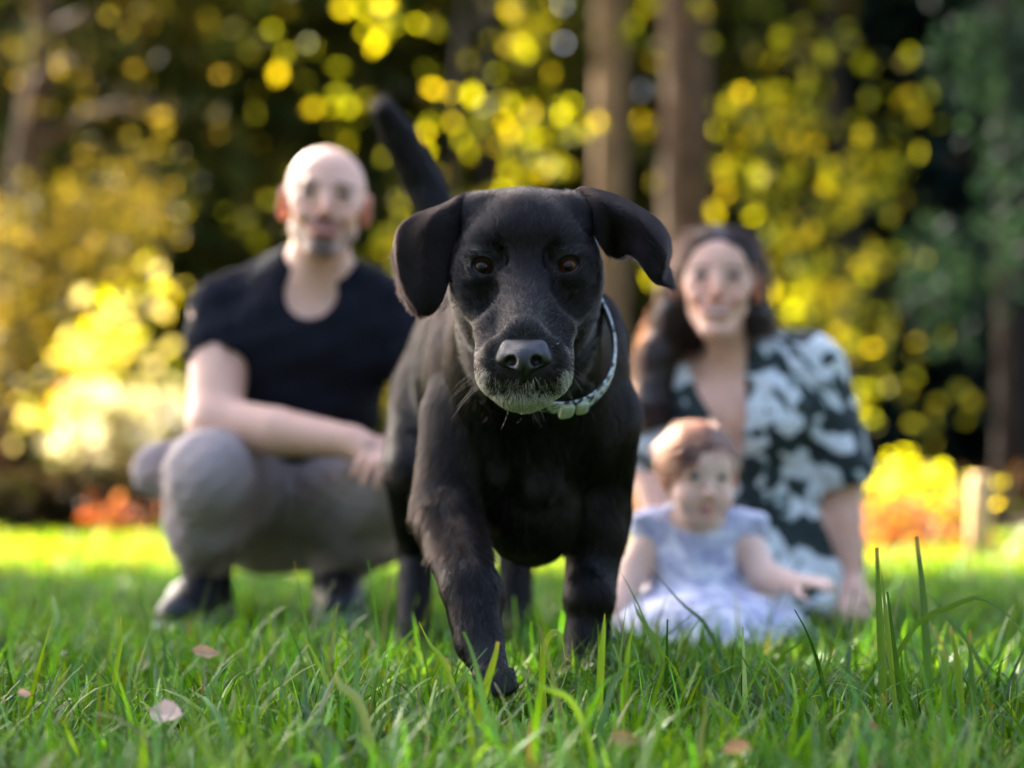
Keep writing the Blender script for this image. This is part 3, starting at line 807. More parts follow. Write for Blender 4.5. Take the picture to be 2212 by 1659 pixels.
ear_rows_L = [
 [(1052, 428, -.080), (1022, 440, -.068), (1003, 465, -.060), (996, 505, -.058)],
 [(1012, 418, -.074), (985, 440, -.054), (978, 475, -.046), (982, 525, -.050)],
 [(962, 436, -.068), (940, 470, -.046), (950, 514, -.040), (976, 562, -.048)],
 [(905, 460, -.066), (900, 502, -.046), (930, 558, -.040), (970, 606, -.044)],
 [(862, 492, -.064), (868, 552, -.050), (908, 612, -.043), (958, 646, -.046)],
 [(850, 550, -.064), (868, 612, -.054), (903, 652, -.047), (942, 670, -.046)],
 [(864, 622, -.062), (884, 660, -.056), (906, 679, -.052), (926, 682, -.050)]]
ear_rows_R = [
 [(1222, 418, -.085), (1252, 432, -.070), (1272, 460, -.060), (1284, 505, -.058)],
 [(1262, 404, -.080), (1288, 432, -.052), (1300, 478, -.050), (1304, 540, -.058)],
 [(1322, 416, -.085), (1330, 450, -.046), (1336, 500, -.064), (1334, 556, -.075)],
 [(1380, 444, -.080), (1376, 474, -.036), (1368, 512, -.052), (1358, 548, -.070)],
 [(1428, 482, -.072), (1412, 508, -.028), (1394, 536, -.036), (1374, 556, -.060)],
 [(1450, 528, -.066), (1434, 552, -.030), (1412, 574, -.034), (1390, 580, -.050)],
 [(1447, 574, -.062), (1434, 592, -.040), (1420, 602, -.040), (1408, 602, -.046)],
 [(1457, 613, -.060), (1448, 618, -.050), (1438, 617, -.049), (1428, 612, -.050)]]
ears = []
for rows in (ear_rows_L, ear_rows_R):
    v, f, G, n = ear_mesh(rows)
    ears.append((v, f)); mesh_obj('ear', v, f, M_hide, dog)

# eyes: amber-brown ball, dark pupil, wet dark rim
def eye_mat(name, iris, pupil=.42, irisr=.80):
    m, nt, b = mat_base(name)
    a = nt.nodes.new('ShaderNodeAttribute'); a.attribute_name = 'Col'
    nt.links.new(a.outputs['Color'], b.inputs['Base Color'])
    b.inputs['Roughness'].default_value = .05; b.inputs['Specular IOR Level'].default_value = .3
    return m
M_eye = eye_mat('eye_wet', None)
def eyeball(e, r, look, parent, iris, white=(.05, .035, .03), ip=.52, iw=.92, name='eye'):
    v, f = ball((0, 0, 0), (r, r, r), 40, 30, rotx(R(90)))
    look = unit(look); c = (v / r) @ look; ang = np.arccos(np.clip(c, -1, 1))
    bulge = 1 + .10 * np.clip(1 - ang / .75, 0, 1); v = v * bulge[:, None]
    cols = np.empty((len(v), 3)); cols[:] = white
    k = smoothstep(iw + .06, iw - .04, ang)[:, None]; cols = cols * (1 - k) + np.array(iris) * k
    k = smoothstep(ip + .05, ip - .05, ang)[:, None]; cols = cols * (1 - k) + np.array((.004, .003, .003)) * k
    return mesh_obj(name, v + e, f, M_eye, parent, cols=cols)
eyeball(EYE_L, .0125, (.05, -1, -.12), dog, (.035, .012, .005), ip=.45, iw=.95)
eyeball(EYE_R, .0125, (-.02, -1, -.14), dog, (.075, .018, .006), ip=.45, iw=.95)
M_wet = simple('wet_black_skin', (.012, .011, .012), .28, .3, 40, .35, 700, .5, .0008)
for e, tilt in ((EYE_L, 1), (EYE_R, -1)):
    t = np.linspace(0, 2 * np.pi, 40, endpoint=False)
    rx, rz = .0122, .0094
    q = np.stack([rx * np.cos(t), 0 * t, rz * np.sin(t)], 1)
    q[:, 2] += np.where(np.sin(t) < 0, .0012 * np.cos(t) * -tilt, 0)
    q = q @ roty(tilt * R(14)).T
    q[:, 1] = -np.sqrt(np.clip(.0132 ** 2 - q[:, 0] ** 2 - q[:, 2] ** 2, 1e-8, 1)) - .0002
    v, f = tube(np.concatenate([q + e, q[:1] + e]), np.full(41, .0013), 8, False)
    mesh_obj('eyelid', v, f, M_wet, dog)

# nose leather
ns = Solid(H(1132, 770, .11) - .042, H(1132, 770, .11) + .042, .0010)
ns.ell(H(1132, 770, .104), (.0235, .020, .0165), .006)
ns.cone(H(1100, 752, .100), H(1164, 752, .100), .0105, .0105, .008)
ns.cone(H(1090, 776, .100), H(1174, 776, .100), .0105, .0105, .008)
ns.ell(H(1131, 782, .112), (.013, .015, .0150), .006)
ns.cone(H(1131, 795, .118), H(1131, 822, .104), .0065, .004, .006)
for sx in (-1, 1):
    ns.ell(H(1131 + sx * 30, 781, .124), (.0080, .016, .0066), .003, roty(sx * R(20)), True)
    ns.cone(H(1131 + sx * 38, 785, .122), H(1131 + sx * 58, 795, .104), .0026, .0022, .003, True)
ns.cone(H(1131, 772, .1365), H(1131, 826, .110), .0009, .0009, .003, True)
nv_, nq_ = ns.mesh(); nv_ = relax(nv_, nq_, 1)
M_nose, nt_, b_ = mat_base('nose_leather')
b_.inputs['Base Color'].default_value = (.006, .0055, .007, 1); b_.inputs['Roughness'].default_value = .30
b_.inputs['Specular IOR Level'].default_value = .55
vo = nt_.nodes.new('ShaderNodeTexVoronoi'); vo.inputs['Scale'].default_value = 900; tc_ = nt_.nodes.new('ShaderNodeTexCoord')
nt_.links.new(tc_.outputs['Object'], vo.inputs['Vector']); bump(nt_, b_, vo.outputs['Distance'], .45, .0009)
mesh_obj('nose', nv_, nq_, M_nose, dog)

# collar: webbing band with a pale reflective print, plastic buckle hanging low on one side
def collar_curve(n=140):
    t = np.linspace(0, 2 * np.pi, n, endpoint=False)
    c = np.array([.034, 2.330, .474])
    X = np.array([1, 0, 0]); Z = unit(np.array([0, .55, 1.0]))
    rx, rz = .0935, .112
    P = c + rx * np.sin(t)[:, None] * X - rz * np.cos(t)[:, None] * Z
    P[:, 2] += .008 - .30 * rx * np.sin(t)                # it hangs towards one side
    return P, t, X, Z
cp, ct, cX, cZ = collar_curve()
nrm = np.sin(ct)[:, None] * cX / .0935 - np.cos(ct)[:, None] * cZ / .112; nrm /= np.linalg.norm(nrm, axis=1, keepdims=True)
wid = np.cross(cX, cZ); wid = unit(wid)
prof = [(-.0125, 0), (-.0125, .0025), (-.008, .0035), (.008, .0035), (.0125, .0025), (.0125, 0)]
cv = np.stack([cp + nrm * (b + .001) + wid * a for a, b in prof], 1); ncp = len(cp); npf = len(prof)
cf = [[i * npf + j, ((i + 1) % ncp) * npf + j, ((i + 1) % ncp) * npf + (j + 1) % npf, i * npf + (j + 1) % npf] for i in range(ncp) for j in range(npf)]
M_collar, nt_, b_ = mat_base('collar_webbing')
n1 = noise(nt_, 95, 3, .6, dist=.6); r1 = ramp(nt_, [(.47, (.62, .66, .72)), (.56, (.02, .022, .03))]); nt_.links.new(n1.outputs[0], r1.inputs[0])
nt_.links.new(r1.outputs[0], b_.inputs['Base Color']); b_.inputs['Roughness'].default_value = .45
bump(nt_, b_, noise(nt_, 900, 2).outputs[0], .3, .0006)
mesh_obj('collar', cv.reshape(-1, 3), np.array(cf)[:, ::-1], M_collar, dog, smooth=False)
M_buckle = simple('buckle_plastic', (.50, .52, .40), .3, .2, 60, .1, 300, .5, .0005)
def bar(a, b, w, h, nrm_):
    """bevelled bar from a to b"""
    a = np.asarray(a, float); b = np.asarray(b, float); d = unit(b - a); n = unit(nrm_ - d * (nrm_ @ d)); s_ = np.cross(d, n)
    o = [(-1, -.6), (-.6, -1), (.6, -1), (1, -.6), (1, .6), (.6, 1), (-.6, 1), (-1, .6)]
    vs = []
    for p, sc in ((a, .75), (a + d * w * .3, 1), (b - d * w * .3, 1), (b, .75)):
        for x, y in o: vs.append(p + s_ * x * w * sc + n * y * h * sc)
    fs = [[i * 8 + j, i * 8 + (j + 1) % 8, (i + 1) * 8 + (j + 1) % 8, (i + 1) * 8 + j] for i in range(3) for j in range(8)]
    fs += [[0, 7, 6, 1], [1, 6, 5, 2], [2, 5, 4, 3]]; fs += [[24 + a_ for a_ in q[::-1]] for q in ([0, 7, 6, 1], [1, 6, 5, 2], [2, 5, 4, 3])]
    return np.array(vs), np.array(fs)
iB = int(ncp * 0.075)
bp, bn, bt = cp[iB], nrm[iB], unit(cp[iB + 2] - cp[iB - 2])
buckle = mesh_obj('buckle', *join([bar(bp - bt * .020 + bn * .006 - wid * .002, bp - bt * .002 + bn * .006 - wid * .002, .012, .0045, bn),
                                  bar(bp + bt * .002 + bn * .006 - wid * .002, bp + bt * .017 + bn * .006 - wid * .002, .0105, .004, bn)]), M_buckle, dog, smooth=False)

# ---- fur
def sample(v, q, n, dens=None):
    t = tri_quads(q); a = v[t[:, 0]]; b = v[t[:, 1]]; c = v[t[:, 2]]
    ar = np.linalg.norm(np.cross(b - a, c - a), axis=1) / 2
    w = ar if dens is None else ar * dens((a + b + c) / 3)
    i = rng.choice(len(t), n, p=w / w.sum())
    r1 = np.sqrt(rng.random(n)); r2 = rng.random(n)
    p = a[i] * (1 - r1)[:, None] + b[i] * (r1 * (1 - r2))[:, None] + c[i] * (r1 * r2)[:, None]
    vn = vnormals(v, q)
    nn = vn[t[i, 0]] * (1 - r1)[:, None] + vn[t[i, 1]] * (r1 * (1 - r2))[:, None] + vn[t[i, 2]] * (r1 * r2)[:, None]
    return p, nn / (np.linalg.norm(nn, axis=1, keepdims=True) + 1e-9)

def strands(p, n, d, length, lift=.25, jitter=.15, droop=0.0, K=4):
    d = d - n * (d * n).sum(1, keepdims=True); d /= np.linalg.norm(d, axis=1, keepdims=True) + 1e-9
    f = 150.0
    cl = np.stack([np.sin(p[:, 0] * f + 2 * np.sin(p[:, 2] * f * .7)), np.sin(p[:, 1] * f * 1.1 + 2 * np.sin(p[:, 0] * f * .8)), np.sin(p[:, 2] * f + 2 * np.sin(p[:, 1] * f * .9))], 1)
    cl2 = np.sin(p @ np.array([[410., 190, 330], [230, 380, -290], [350, -260, 300]]).T)
    j = rng.normal(size=d.shape) * jitter + (cl * .10 + cl2 * .12) * (jitter / .15); d = d + j - n * (j * n).sum(1, keepdims=True)
    s_ = np.linspace(0, 1, K)[None, :, None]; L = length[:, None, None]
    return p[:, None] + d[:, None] * L * s_ + n[:, None] * L * lift * (s_ - .55 * s_ ** 2) + np.array([0, 0, -1.0]) * L * droop * s_ ** 2
NOSE = H(1132, 748, .115)
def flow(p):
    v = p - NOSE; r = np.linalg.norm(v, axis=1, keepdims=True)
    head_dir = v / r + np.array([0, .5, .10])
    below = smoothstep(NOSE[2] - .005, NOSE[2] - .035, p[:, 2])[:, None]
    head_dir = head_dir + below * np.array([0, .2, -.9])
    chest = np.stack([np.sign(p[:, 0] - .02) * .10 + np.sin(p[:, 2] * 40 + p[:, 0] * 25) * .18, 0 * p[:, 0] + .25, 0 * p[:, 0] - 1.0], 1)
    flank = np.array([-.05, 1.0, -.45]) + 0 * p
    wb = smoothstep(2.5, 2.75, p[:, 1])[:, None] * smoothstep(.22, .34, p[:, 2])[:, None]
    bd = chest * (1 - wb) + flank * wb
    tail = np.array([-.35, .05, .9]) + 0 * p
    wt = (smoothstep(.60, .66, p[:, 2]) * smoothstep(2.9, 3.0, p[:, 1]))[:, None]
    bd = bd * (1 - wt) + tail * wt
    wh = (smoothstep(2.36, 2.28, p[:, 1]) * smoothstep(.345, .385, p[:, 2]))[:, None]
    return bd * (1 - wh) + head_dir * wh
def topx(p): return 1106 + p[:, 0] * FPX / p[:, 1], HZ - (p[:, 2] - CAM_H) * FPX / p[:, 1]

def headpart(p): return (p[:, 1] < NECK_CUT) & (p[:, 2] > .348)
p, n = sample(hv, hq, 150000, lambda c: 1 + 1.5 * (c[:, 1] < 2.28))
px, py = topx(p)
dn = np.hypot((px - 1131) / 62, (py - 774) / 44)
on_nose = (dn < 1.0) & (p[:, 1] < 2.085)
eye_open = np.zeros(len(p), bool)
for e in (EYE_L, EYE_R):
    eye_open |= (np.hypot((p[:, 0] - e[0]) / .0145, (p[:, 2] - e[2]) / .0125) < 1) & (p[:, 1] < 2.20)
keep = ~(on_nose | eye_open)
p, n, px, py = p[keep], n[keep], px[keep], py[keep]
muz = smoothstep(2.17, 2.08, p[:, 1])
L = .012 - .0065 * muz + .012 * smoothstep(2.24, 2.33, p[:, 1])
L = np.where((py > 800) & (p[:, 1] < 2.14), .0075, L)
near_eye = np.minimum(np.hypot(p[:, 0] - EYE_L[0], p[:, 2] - EYE_L[2]), np.hypot(p[:, 0] - EYE_R[0], p[:, 2] - EYE_R[2]))
L = np.where((near_eye < .022) & (p[:, 1] < 2.2), .0045, L) * rng.uniform(.7, 1.2, len(p))
C = np.tile(np.array([.0075, .0058, .0058]), (len(p), 1)) * np.exp(rng.normal(0, .8, (len(p), 1)))
front = p[:, 1] < 2.15
w_chin = smoothstep(843, 856, py) * front * (np.abs(px - 1134) < 82)
w_lip = smoothstep(60, 92, np.abs(px - 1131)) * smoothstep(785, 815, py) * front * .6
w_lip2 = smoothstep(808, 830, py) * front * .25
w_top = np.exp(-((px - 1140) / 62) ** 2 - ((py - 690) / 55) ** 2) * front * .16
w_cheek = smoothstep(95, 112, np.abs(px - 1131)) * smoothstep(690, 740, py) * smoothstep(860, 800, py) * (p[:, 1] < 2.2) * .18
wg = np.clip(np.maximum.reduce([w_chin * .95, w_lip * 1.4, w_lip2 * 1.4, w_top, w_cheek]), 0, .9)
gm = rng.random(len(p)) < wg
C[gm] = np.array([.80, .76, .68]) * rng.uniform(.5, 1.1, (gm.sum(), 1))
up = gm & (py < 745); C[up] *= .16
M_fur = hair_mat('fur', .08, .18, .0, ior=1.55, black=.60); M_coat = hair_mat('coat', .08, .18, .0, ior=1.55, black=.70); M_earfur = hair_mat('ear_fur', .16, .25, .0, ior=1.45, black=.55)
S_ = strands(p, n, flow(p), L, .30, .24)
hair_obj('fur', S_, np.linspace(1, .35, 4)[None] * (.00015 * np.exp(rng.normal(0, .35, len(p))))[:, None], M_fur, dog, C)

p, n = sample(bv, bq, 150000, lambda c: 1 + 0.8 * (c[:, 1] < 2.6))
L = np.where(p[:, 2] < .2, .011, .019) * rng.uniform(.7, 1.2, len(p))
L = np.where((p[:, 2] > .62), .022, L)
L = np.where((p[:, 2] < .11) & (p[:, 1] < 2.30), .0055, L)
C = np.tile(np.array([.0075, .0058, .0058]), (len(p), 1)) * rng.uniform(.6, 1.5, (len(p), 1))
brown = (p[:, 0] < -.04) & (p[:, 1] < 2.46) & (p[:, 2] < .33) & (p[:, 2] > .2) & (rng.random(len(p)) < .18)
C[brown] = np.array([.05, .022, .012])  # brown hairs imitate sunlight on the raised foreleg
hair_obj('fur', strands(p, n, flow(p), L, .18, .17), np.linspace(1, .35, 4) * .00026, M_coat, dog, C)

for v, f in ears:
    p, n = sample(v, f, 26000)
    out = p - H(1135, 470, -.06); out[:, 2] -= .06
    L = np.full(len(p), .008) * rng.uniform(.6, 1.2, len(p))
    C = np.tile(np.array([.010, .0062, .0060]), (len(p), 1)) * rng.uniform(.6, 1.6, (len(p), 1))
    hair_obj('fur', strands(p, n, out, L, .22, .16), np.linspace(1, .35, 4) * .00019, M_earfur, dog, C)

# whiskers and long brow hairs
Wp = []
for sx in (-1, 1):
    for i in range(8):
        a = H(1131 + sx * rng.uniform(55, 92), rng.uniform(775, 835), rng.uniform(.075, .09))
        d = np.array([sx * rng.uniform(.5, 1.1), rng.uniform(.1, .5), rng.uniform(-.9, .0)]); d /= np.linalg.norm(d)
        Lw = rng.uniform(.025, .055); s_ = np.linspace(0, 1, 6)[:, None]
        Wp.append(a + d * Lw * s_ + np.array([0, .25, -.45]) * Lw * s_ ** 2)
    for i in range(5):
        a = H(1135 + sx * rng.uniform(60, 92), rng.uniform(528, 548), .0)
        d = np.array([sx * rng.uniform(.3, 1), -.5, rng.uniform(.3, 1.0)]); d /= np.linalg.norm(d)
        Lw = rng.uniform(.012, .026); s_ = np.linspace(0, 1, 6)[:, None]
        Wp.append(a + d * Lw * s_ + np.array([sx * .4, 0, -.5]) * Lw * s_ ** 2)
for i in range(6):
    a = H(1131 + rng.uniform(-50, 50), rng.uniform(868, 884), .06)
    d = np.array([rng.uniform(-.5, .5), -.1, -1]); Lw = rng.uniform(.012, .03); s_ = np.linspace(0, 1, 6)[:, None]
    Wp.append(a + d * Lw * s_ + np.array([rng.uniform(-.4, .4), .2, 0]) * Lw * s_ ** 2)
Cw = np.tile([.06, .055, .05], (len(Wp), 1)) * rng.uniform(.2, 5, (len(Wp), 1))
hair_obj('whiskers', np.array(Wp), np.linspace(1, .3, 6) * .00009, M_fur, dog, np.clip(Cw, 0, .6))
# ------------------------------------------------------------------ people
def head_frame(c, scale, yaw=0, pitch=0, roll=0):
    """columns: right (picture right), back, up; the face looks along -back"""
    M = rotz(R(yaw)) @ rotx(R(pitch)) @ roty(R(roll))
    return np.asarray(c, float), M, scale
def hp(fr, x, y, z): return fr[0] + fr[1] @ (np.array([x, y, z]) * fr[2])
def to_local(fr, p): return ((p - fr[0]) @ fr[1]) / fr[2]

def human_head(s, fr, male=True, baby=False, smile=0.0):
    k = fr[2]; M = fr[1]
    def E(x, y, z, r, kk, sub=False): s.ell(hp(fr, x, y, z), np.array(r) * k, kk * k, M, sub)
    def C(a, b, ra, rb, kk, sub=False): s.cone(hp(fr, *a), hp(fr, *b), ra * k, rb * k, kk * k, sub)
    E(0, .018, .034, (.075, .094, .080), .02)
    E(0, -.024, .018, (.063, .062, .066), .03)
    if baby:
        E(0, -.028, -.040, (.062, .054, .056), .03)
        for sx in (-1, 1): E(sx * .036, -.054, -.045, (.028, .028, .028), .025)
        E(0, -.064, -.084, (.020, .017, .015), .02)
    else:
        E(0, -.028, -.032, (.053, .055, .058), .03)
        jw, jr = (.047, .017) if male else (.041, .015)
        for sx in (-1, 1):
            C((sx * jw, .002, -.048), (sx * .017, -.066, -.098), jr, .014, .022)
            E(sx * .044, -.052, -.016 + .004 * smile, (.018, .018, .014 + .004 * smile), .02)
            if smile: E(sx * .037, -.070, -.034, (.014, .012, .012), .015)
        E(0, -.076, -.100, (.019 if male else .015, .013, .014), .016)
        E(0, -.070, -.060, (.028, .022, .024), .02)
    if male: C((-.034, -.077, .025), (.034, -.077, .025), .0085, .0085, .015)
    for sx in (-1, 1): E(sx * .032, -.100, .011, (.015, .016, .0085), .012, True)
    if baby: C((0, -.080, .006), (0, -.098, -.028), .006, .0085, .012)
    else: C((0, -.084, .016), (0, -.110 if male else -.106, -.028), .0062, .0086, .010)
    for sx in (-1, 1):
        E(sx * .0115, -.096, -.0335, (.0068, .008, .006), .006)
        E(sx * .0062, -.101, -.0395, (.0030, .005, .0030), .003, True)
    zw = -.060 if not baby else -.064
    w = (.015 if baby else .022) + .008 * smile
    E(0, -.089, zw + .0055, (w, .0085, .0052), .005)
    E(0, -.088, zw - .0075, (w * .8, .0095, .0066), .005)
    for sx in (-1, 1):
        C((sx * w, -.078, zw + .007 * smile), (0, -.100, zw - .001), .0018, .0018 + .0034 * smile, .003, True)
        if not baby: C((sx * .019, -.098, -.036), (sx * (w + .007), -.084, zw + .004), .0016, .0016, .008, True)
        s.ell(hp(fr, sx * .080, .012, -.002), np.array([.0085, .020, .032]) * k, .008 * k, M @ rotz(R(sx * 28)))
        s.ell(hp(fr, sx * .090, .004, .000), np.array([.005, .011, .018]) * k, .004 * k, M @ rotz(R(sx * 28)), True)
        s.ell(hp(fr, sx * .032, -.0725, .008), .0142 * k, .006 * k)
        E(sx * .032, -.090, .0072, (.0140, .016, .0048 if male else .0054), .0015, True)
        s.ell(hp(fr, sx * .032, -.0725, .008), .0125 * k, 0, None, True)

def fine_body(build, lo, hi, res, hlo, hhi, hres, zcut):
    """one skin mesh: the head at a finer grid than the rest"""
    a = Solid(lo, hi, res); build(a); v, q = a.mesh(); v = relax(v, q, 1)
    b = Solid(hlo, hhi, hres); build(b); v2, q2 = b.mesh(); v2 = relax(v2, q2, 1)
    def inb(c): return (c[:, 2] > zcut) & (c > np.array(hlo) + .004).all(1) & (c < np.array(hhi) - .004).all(1)
    q = q[~inb(v[q].mean(1) - np.array([0, 0, res * .6]))]; q2 = q2[inb(v2[q2].mean(1))]
    v, q = compact(v, q); v2, q2 = compact(v2, q2)
    return join([(v, q), (v2, q2)])

def paint_face(p, fr, base, male=True, baby=False, smile=0.0, beard=0.0, brow=(.05, .03, .02)):
    q = to_local(fr, p); x, y, z = q[:, 0], q[:, 1], q[:, 2]
    c = np.tile(np.array(base, float), (len(p), 1))
    near = (np.abs(x) < .13) & (z > -.13) & (z < .13) & (np.abs(y) < .14)
    def mix(w, colr):
        w = np.clip(w * near, 0, 1)[:, None]; c[:] = c * (1 - w) + np.array(colr) * w
    front = smoothstep(-.03, -.06, y)
    mix(.38 * np.exp(-((np.abs(x) - .045) / .022) ** 2 - ((z + .03) / .022) ** 2) * front, (base[0] * .98, base[1] * .66, base[2] * .62))
    mix(.45 * np.exp(-(x / .02) ** 2 - ((z + .028) / .018) ** 2) * front, (base[0] * .97, base[1] * .74, base[2] * .70))
    ear = (np.abs(x) > .074) * smoothstep(-.05, -.03, z) * smoothstep(.05, .03, z)
    mix(.42 * ear, (base[0] * .95, base[1] * .45, base[2] * .38))  # red of sun shining through the ears painted in
    if beard:
        b = smoothstep(-.035, -.055, z) * smoothstep(.0, -.03, y) * (1 - .45 * np.exp(-((np.abs(x) - .035) / .014) ** 2 - ((z + .045) / .014) ** 2))
        m = np.exp(-(x / .034) ** 2 - ((z + .044) / .007) ** 2) * front
        ch = np.exp(-(x / .028) ** 2 - ((z + .092) / .02) ** 2) * front
        jaw = smoothstep(.030, .05, np.abs(x)) * smoothstep(-.04, -.06, z)
        mix(beard * np.clip(.42 * b + .85 * m + .7 * ch + .45 * jaw * b, 0, 1), (.10, .06, .042))
    mix(.9 * np.exp(-((np.abs(x) - .034) / .020) ** 4 - ((z - .026 + .16 * np.abs(np.abs(x) - .028)) / (.0052 if male else .0036)) ** 2) * front * (.5 if baby else 1), brow)
    mix(.55 * np.exp(-((np.abs(x) - .032) / .017) ** 4 - ((z - .008) / .0075) ** 2) * front * (.3 if baby else 1), (.16, .085, .07))  # shade in the eye sockets painted onto the skin
    zw = -.060 if not baby else -.064
    w = (.016 if baby else .024) + .008 * smile
    bend = .22 * smile * x * x / .03
    mix(.75 * np.exp(-(x / w) ** 6 - ((z - zw - bend + .0015) / .0115) ** 6) * front, (.50, .13, .12))
    if smile: mix(.8 * np.exp(-(x / (w * .75)) ** 6 - ((z - zw - bend + .001) / (.0052 * smile)) ** 4) * front, (.70, .66, .60))
    return c

def hand(s, wrist, d, nrm, scale=1.0, curl=.35, side=1, k=.006, spread=.10):
    """palm and five separate bent fingers; nrm points out of the back of the hand, side = +1 puts the thumb along d x nrm"""
    d = unit(d); nrm = unit(nrm - d * (np.asarray(nrm) @ d)); a = np.cross(d, nrm) * side
    w = np.asarray(wrist, float); q = scale
    s.cone(w, w + d * .03 * q, .026 * q, .030 * q, .012)
    for t in (-1.2, -.4, .4, 1.2):
        s.cone(w + d * .015 * q + a * t * .010 * q, w + d * .085 * q + a * t * .0195 * q, .0145 * q, .0115 * q, .01)
    ln = (.066, .078, .084, .074); base = (-1.5, -.5, .5, 1.5)
    for i in range(4):
        p = w + d * .082 * q + a * base[i] * .0185 * q
        dd = unit(d + a * base[i] * spread); ang = curl * (1.1 - .08 * i)
        for j, (f, r) in enumerate(((.45, .0098), (.30, .0088), (.25, .0078))):
            th = ang * (j + .5)
            e = p + (dd * math.cos(th) - nrm * math.sin(th)) * ln[i] * f * q
            s.cone(p, e, r * q, (r - .001) * q, k if j == 0 else .003); p = e
    p = w + d * .022 * q + a * .026 * q
    for j, (f, r) in enumerate(((.042, .0125), (.032, .0105), (.026, .009))):
        dd = unit(d * (.55 + .25 * j) + a * (.95 - .3 * j) - nrm * (.25 + .15 * j))
        e = p + dd * f * q; s.cone(p, e, r * q, (r - .001) * q, .008 if j == 0 else .003); p = e

def human_eyes(fr, parent, iris):
    for sx in (-1, 1):
        c = hp(fr, sx * .032, -.0725, .008); r = .0137 * fr[2]
        eyeball(c, r * .9, (-c[0] * .3, -1, (CAM_H - c[2]) * .25), parent, iris, (.16, .13, .12), .30, .66)

M_cotton_black = simple('black_cotton', (.008, .009, .014), .9, .2, 12, .35, 260, .1, .002)
M_trouser = simple('grey_cotton_twill', (.315, .256, .246), .85, .12, 10, .3, 240, .2, .002)
M_sock = simple('black_knit', (.012, .012, .014), .9, .2, 30, .4, 300, .2, .002)
M_shoe = simple('black_shoe', (.012, .013, .016), .5, .2, 20, .2, 120, .4, .002)
M_sole = simple('pale_sole', (.24, .28, .29), .5, .1, 20, .1, 120, .4, .002)

# ---------------- the man, crouching
MY = 3.54
man = empty('person', (W(640, 983, 3.62)[0], 3.62, 0), 'crouching bald man in a black t-shirt and grey trousers with short beard', 'person')
mf = head_frame(W(700, 441, 3.50), 1.0, yaw=7, pitch=-2, roll=4)
sL, eL, wL = W(474, 668, 3.58), W(466, 915, 3.44), W(760, 955, 3.34)
sR, eR, wR = W(848, 672, 3.58), W(925, 850, 3.52), W(900, 960, 3.38)
hipL, kneeL, ankL = W(560, 1095, 3.76), W(448, 1015, 3.36), W(447, 1235, 3.50)
hipR, kneeR, ankR = W(640, 1100, 3.76), W(848, 1040, 3.42), W(728, 1225, 3.66)
def man_torso(s, g):
    s.chain([W(665, 640, 3.60), W(655, 760, 3.62), W(650, 880, 3.64), W(640, 1060, 3.74)], [.095 + g, .125 + g, .108 + g, .12 + g], .04, .04)
    s.cone(W(520, 650, 3.60), W(800, 657, 3.60), .050 + g, .050 + g, .04)
    s.ell(W(600, 720, 3.56), np.array([.085, .07, .08]) + g, .04); s.ell(W(730, 725, 3.56), np.array([.085, .07, .08]) + g, .04)
    s.cone(W(580, 860, 3.62), W(715, 860, 3.62), .085 + g, .085 + g, .05)
    s.cone(W(600, 612, 3.59), W(752, 614, 3.59), .036 + g * .5, .036 + g * .5, .05)
def man_body(ms):
    man_torso(ms, 0)
    ms.cone(W(690, 540, 3.54), W(678, 660, 3.58), .058, .064, .03)
    ms.chain([sL, eL], [.060, .050], .03); ms.chain([eL, (eL * .55 + wL * .45), wL], [.050, .045, .030], .02)
    ms.chain([sR, eR], [.058, .046], .03); ms.chain([eR, wR], [.045, .029], .02)
    hand(ms, wL, W(842, 995, 3.31) - wL, (-.1, -.4, 1), 1.0, .45, -1)
    hand(ms, wR, W(838, 985, 3.30) - wR, (.1, -.5, 1), 1.0, .5, 1)
    for h_, k_, a_ in ((hipL, kneeL, ankL), (hipR, kneeR, ankR)):
        ms.chain([h_, k_ + np.array([0, .03, -.01])], [.090, .050], .03); ms.chain([k_ + np.array([0, .03, -.01]), k_ * .6 + a_ * .4, a_], [.046, .046, .034], .02)
        ms.cone(a_, np.array([a_[0], a_[1] - .06, .035]), .034, .03, .02)
    human_head(ms, mf, True, smile=.6)
v, q = fine_body(man_body, (-.80, 3.15, -.01), (.04, 3.92, .95), .0055, mf[0] - np.array([.11, .14, .14]), mf[0] + np.array([.11, .14, .14]), .0024, mf[0][2] - .125)
mcol = paint_face(v, mf, (.74, .43, .31), True, smile=.35, beard=1.0)
mesh_obj('body', v, q, M_skin, man, cols=mcol)
human_eyes(mf, man, (.05, .03, .02))

ts = Solid((-.80, 3.25, .22), (.04, 3.85, .80), .0055)
ts.chain([sL, sL * .45 + eL * .55], [.062, .066], .03); ts.chain([sR, sR * .45 + eR * .55], [.060, .064], .03)
# sleeve hems, neckline
for s0, e0, L_ in ((sL, eL, .105), (sR, eR, .120)):
    d_ = unit(e0 - s0); c_ = s0 + d_ * L_
    ts.cone(c_ + d_ * .085, c_ + d_ * .155, .085, .085, .0, True)
man_torso(ts, .013)
ts.ripple(.0032, 22, 3); ts.ripple(.0026, 60, 4)
ts.ell(W(670, 632, 3.50), (.050, .10, .052), .006, None, True)
ts.cone(W(690, 560, 3.55), W(672, 640, 3.60), .066, .066, .006, True)
v, q = ts.mesh(); mesh_obj('t_shirt', relax(v, q, 1), q, M_cotton_black, man)

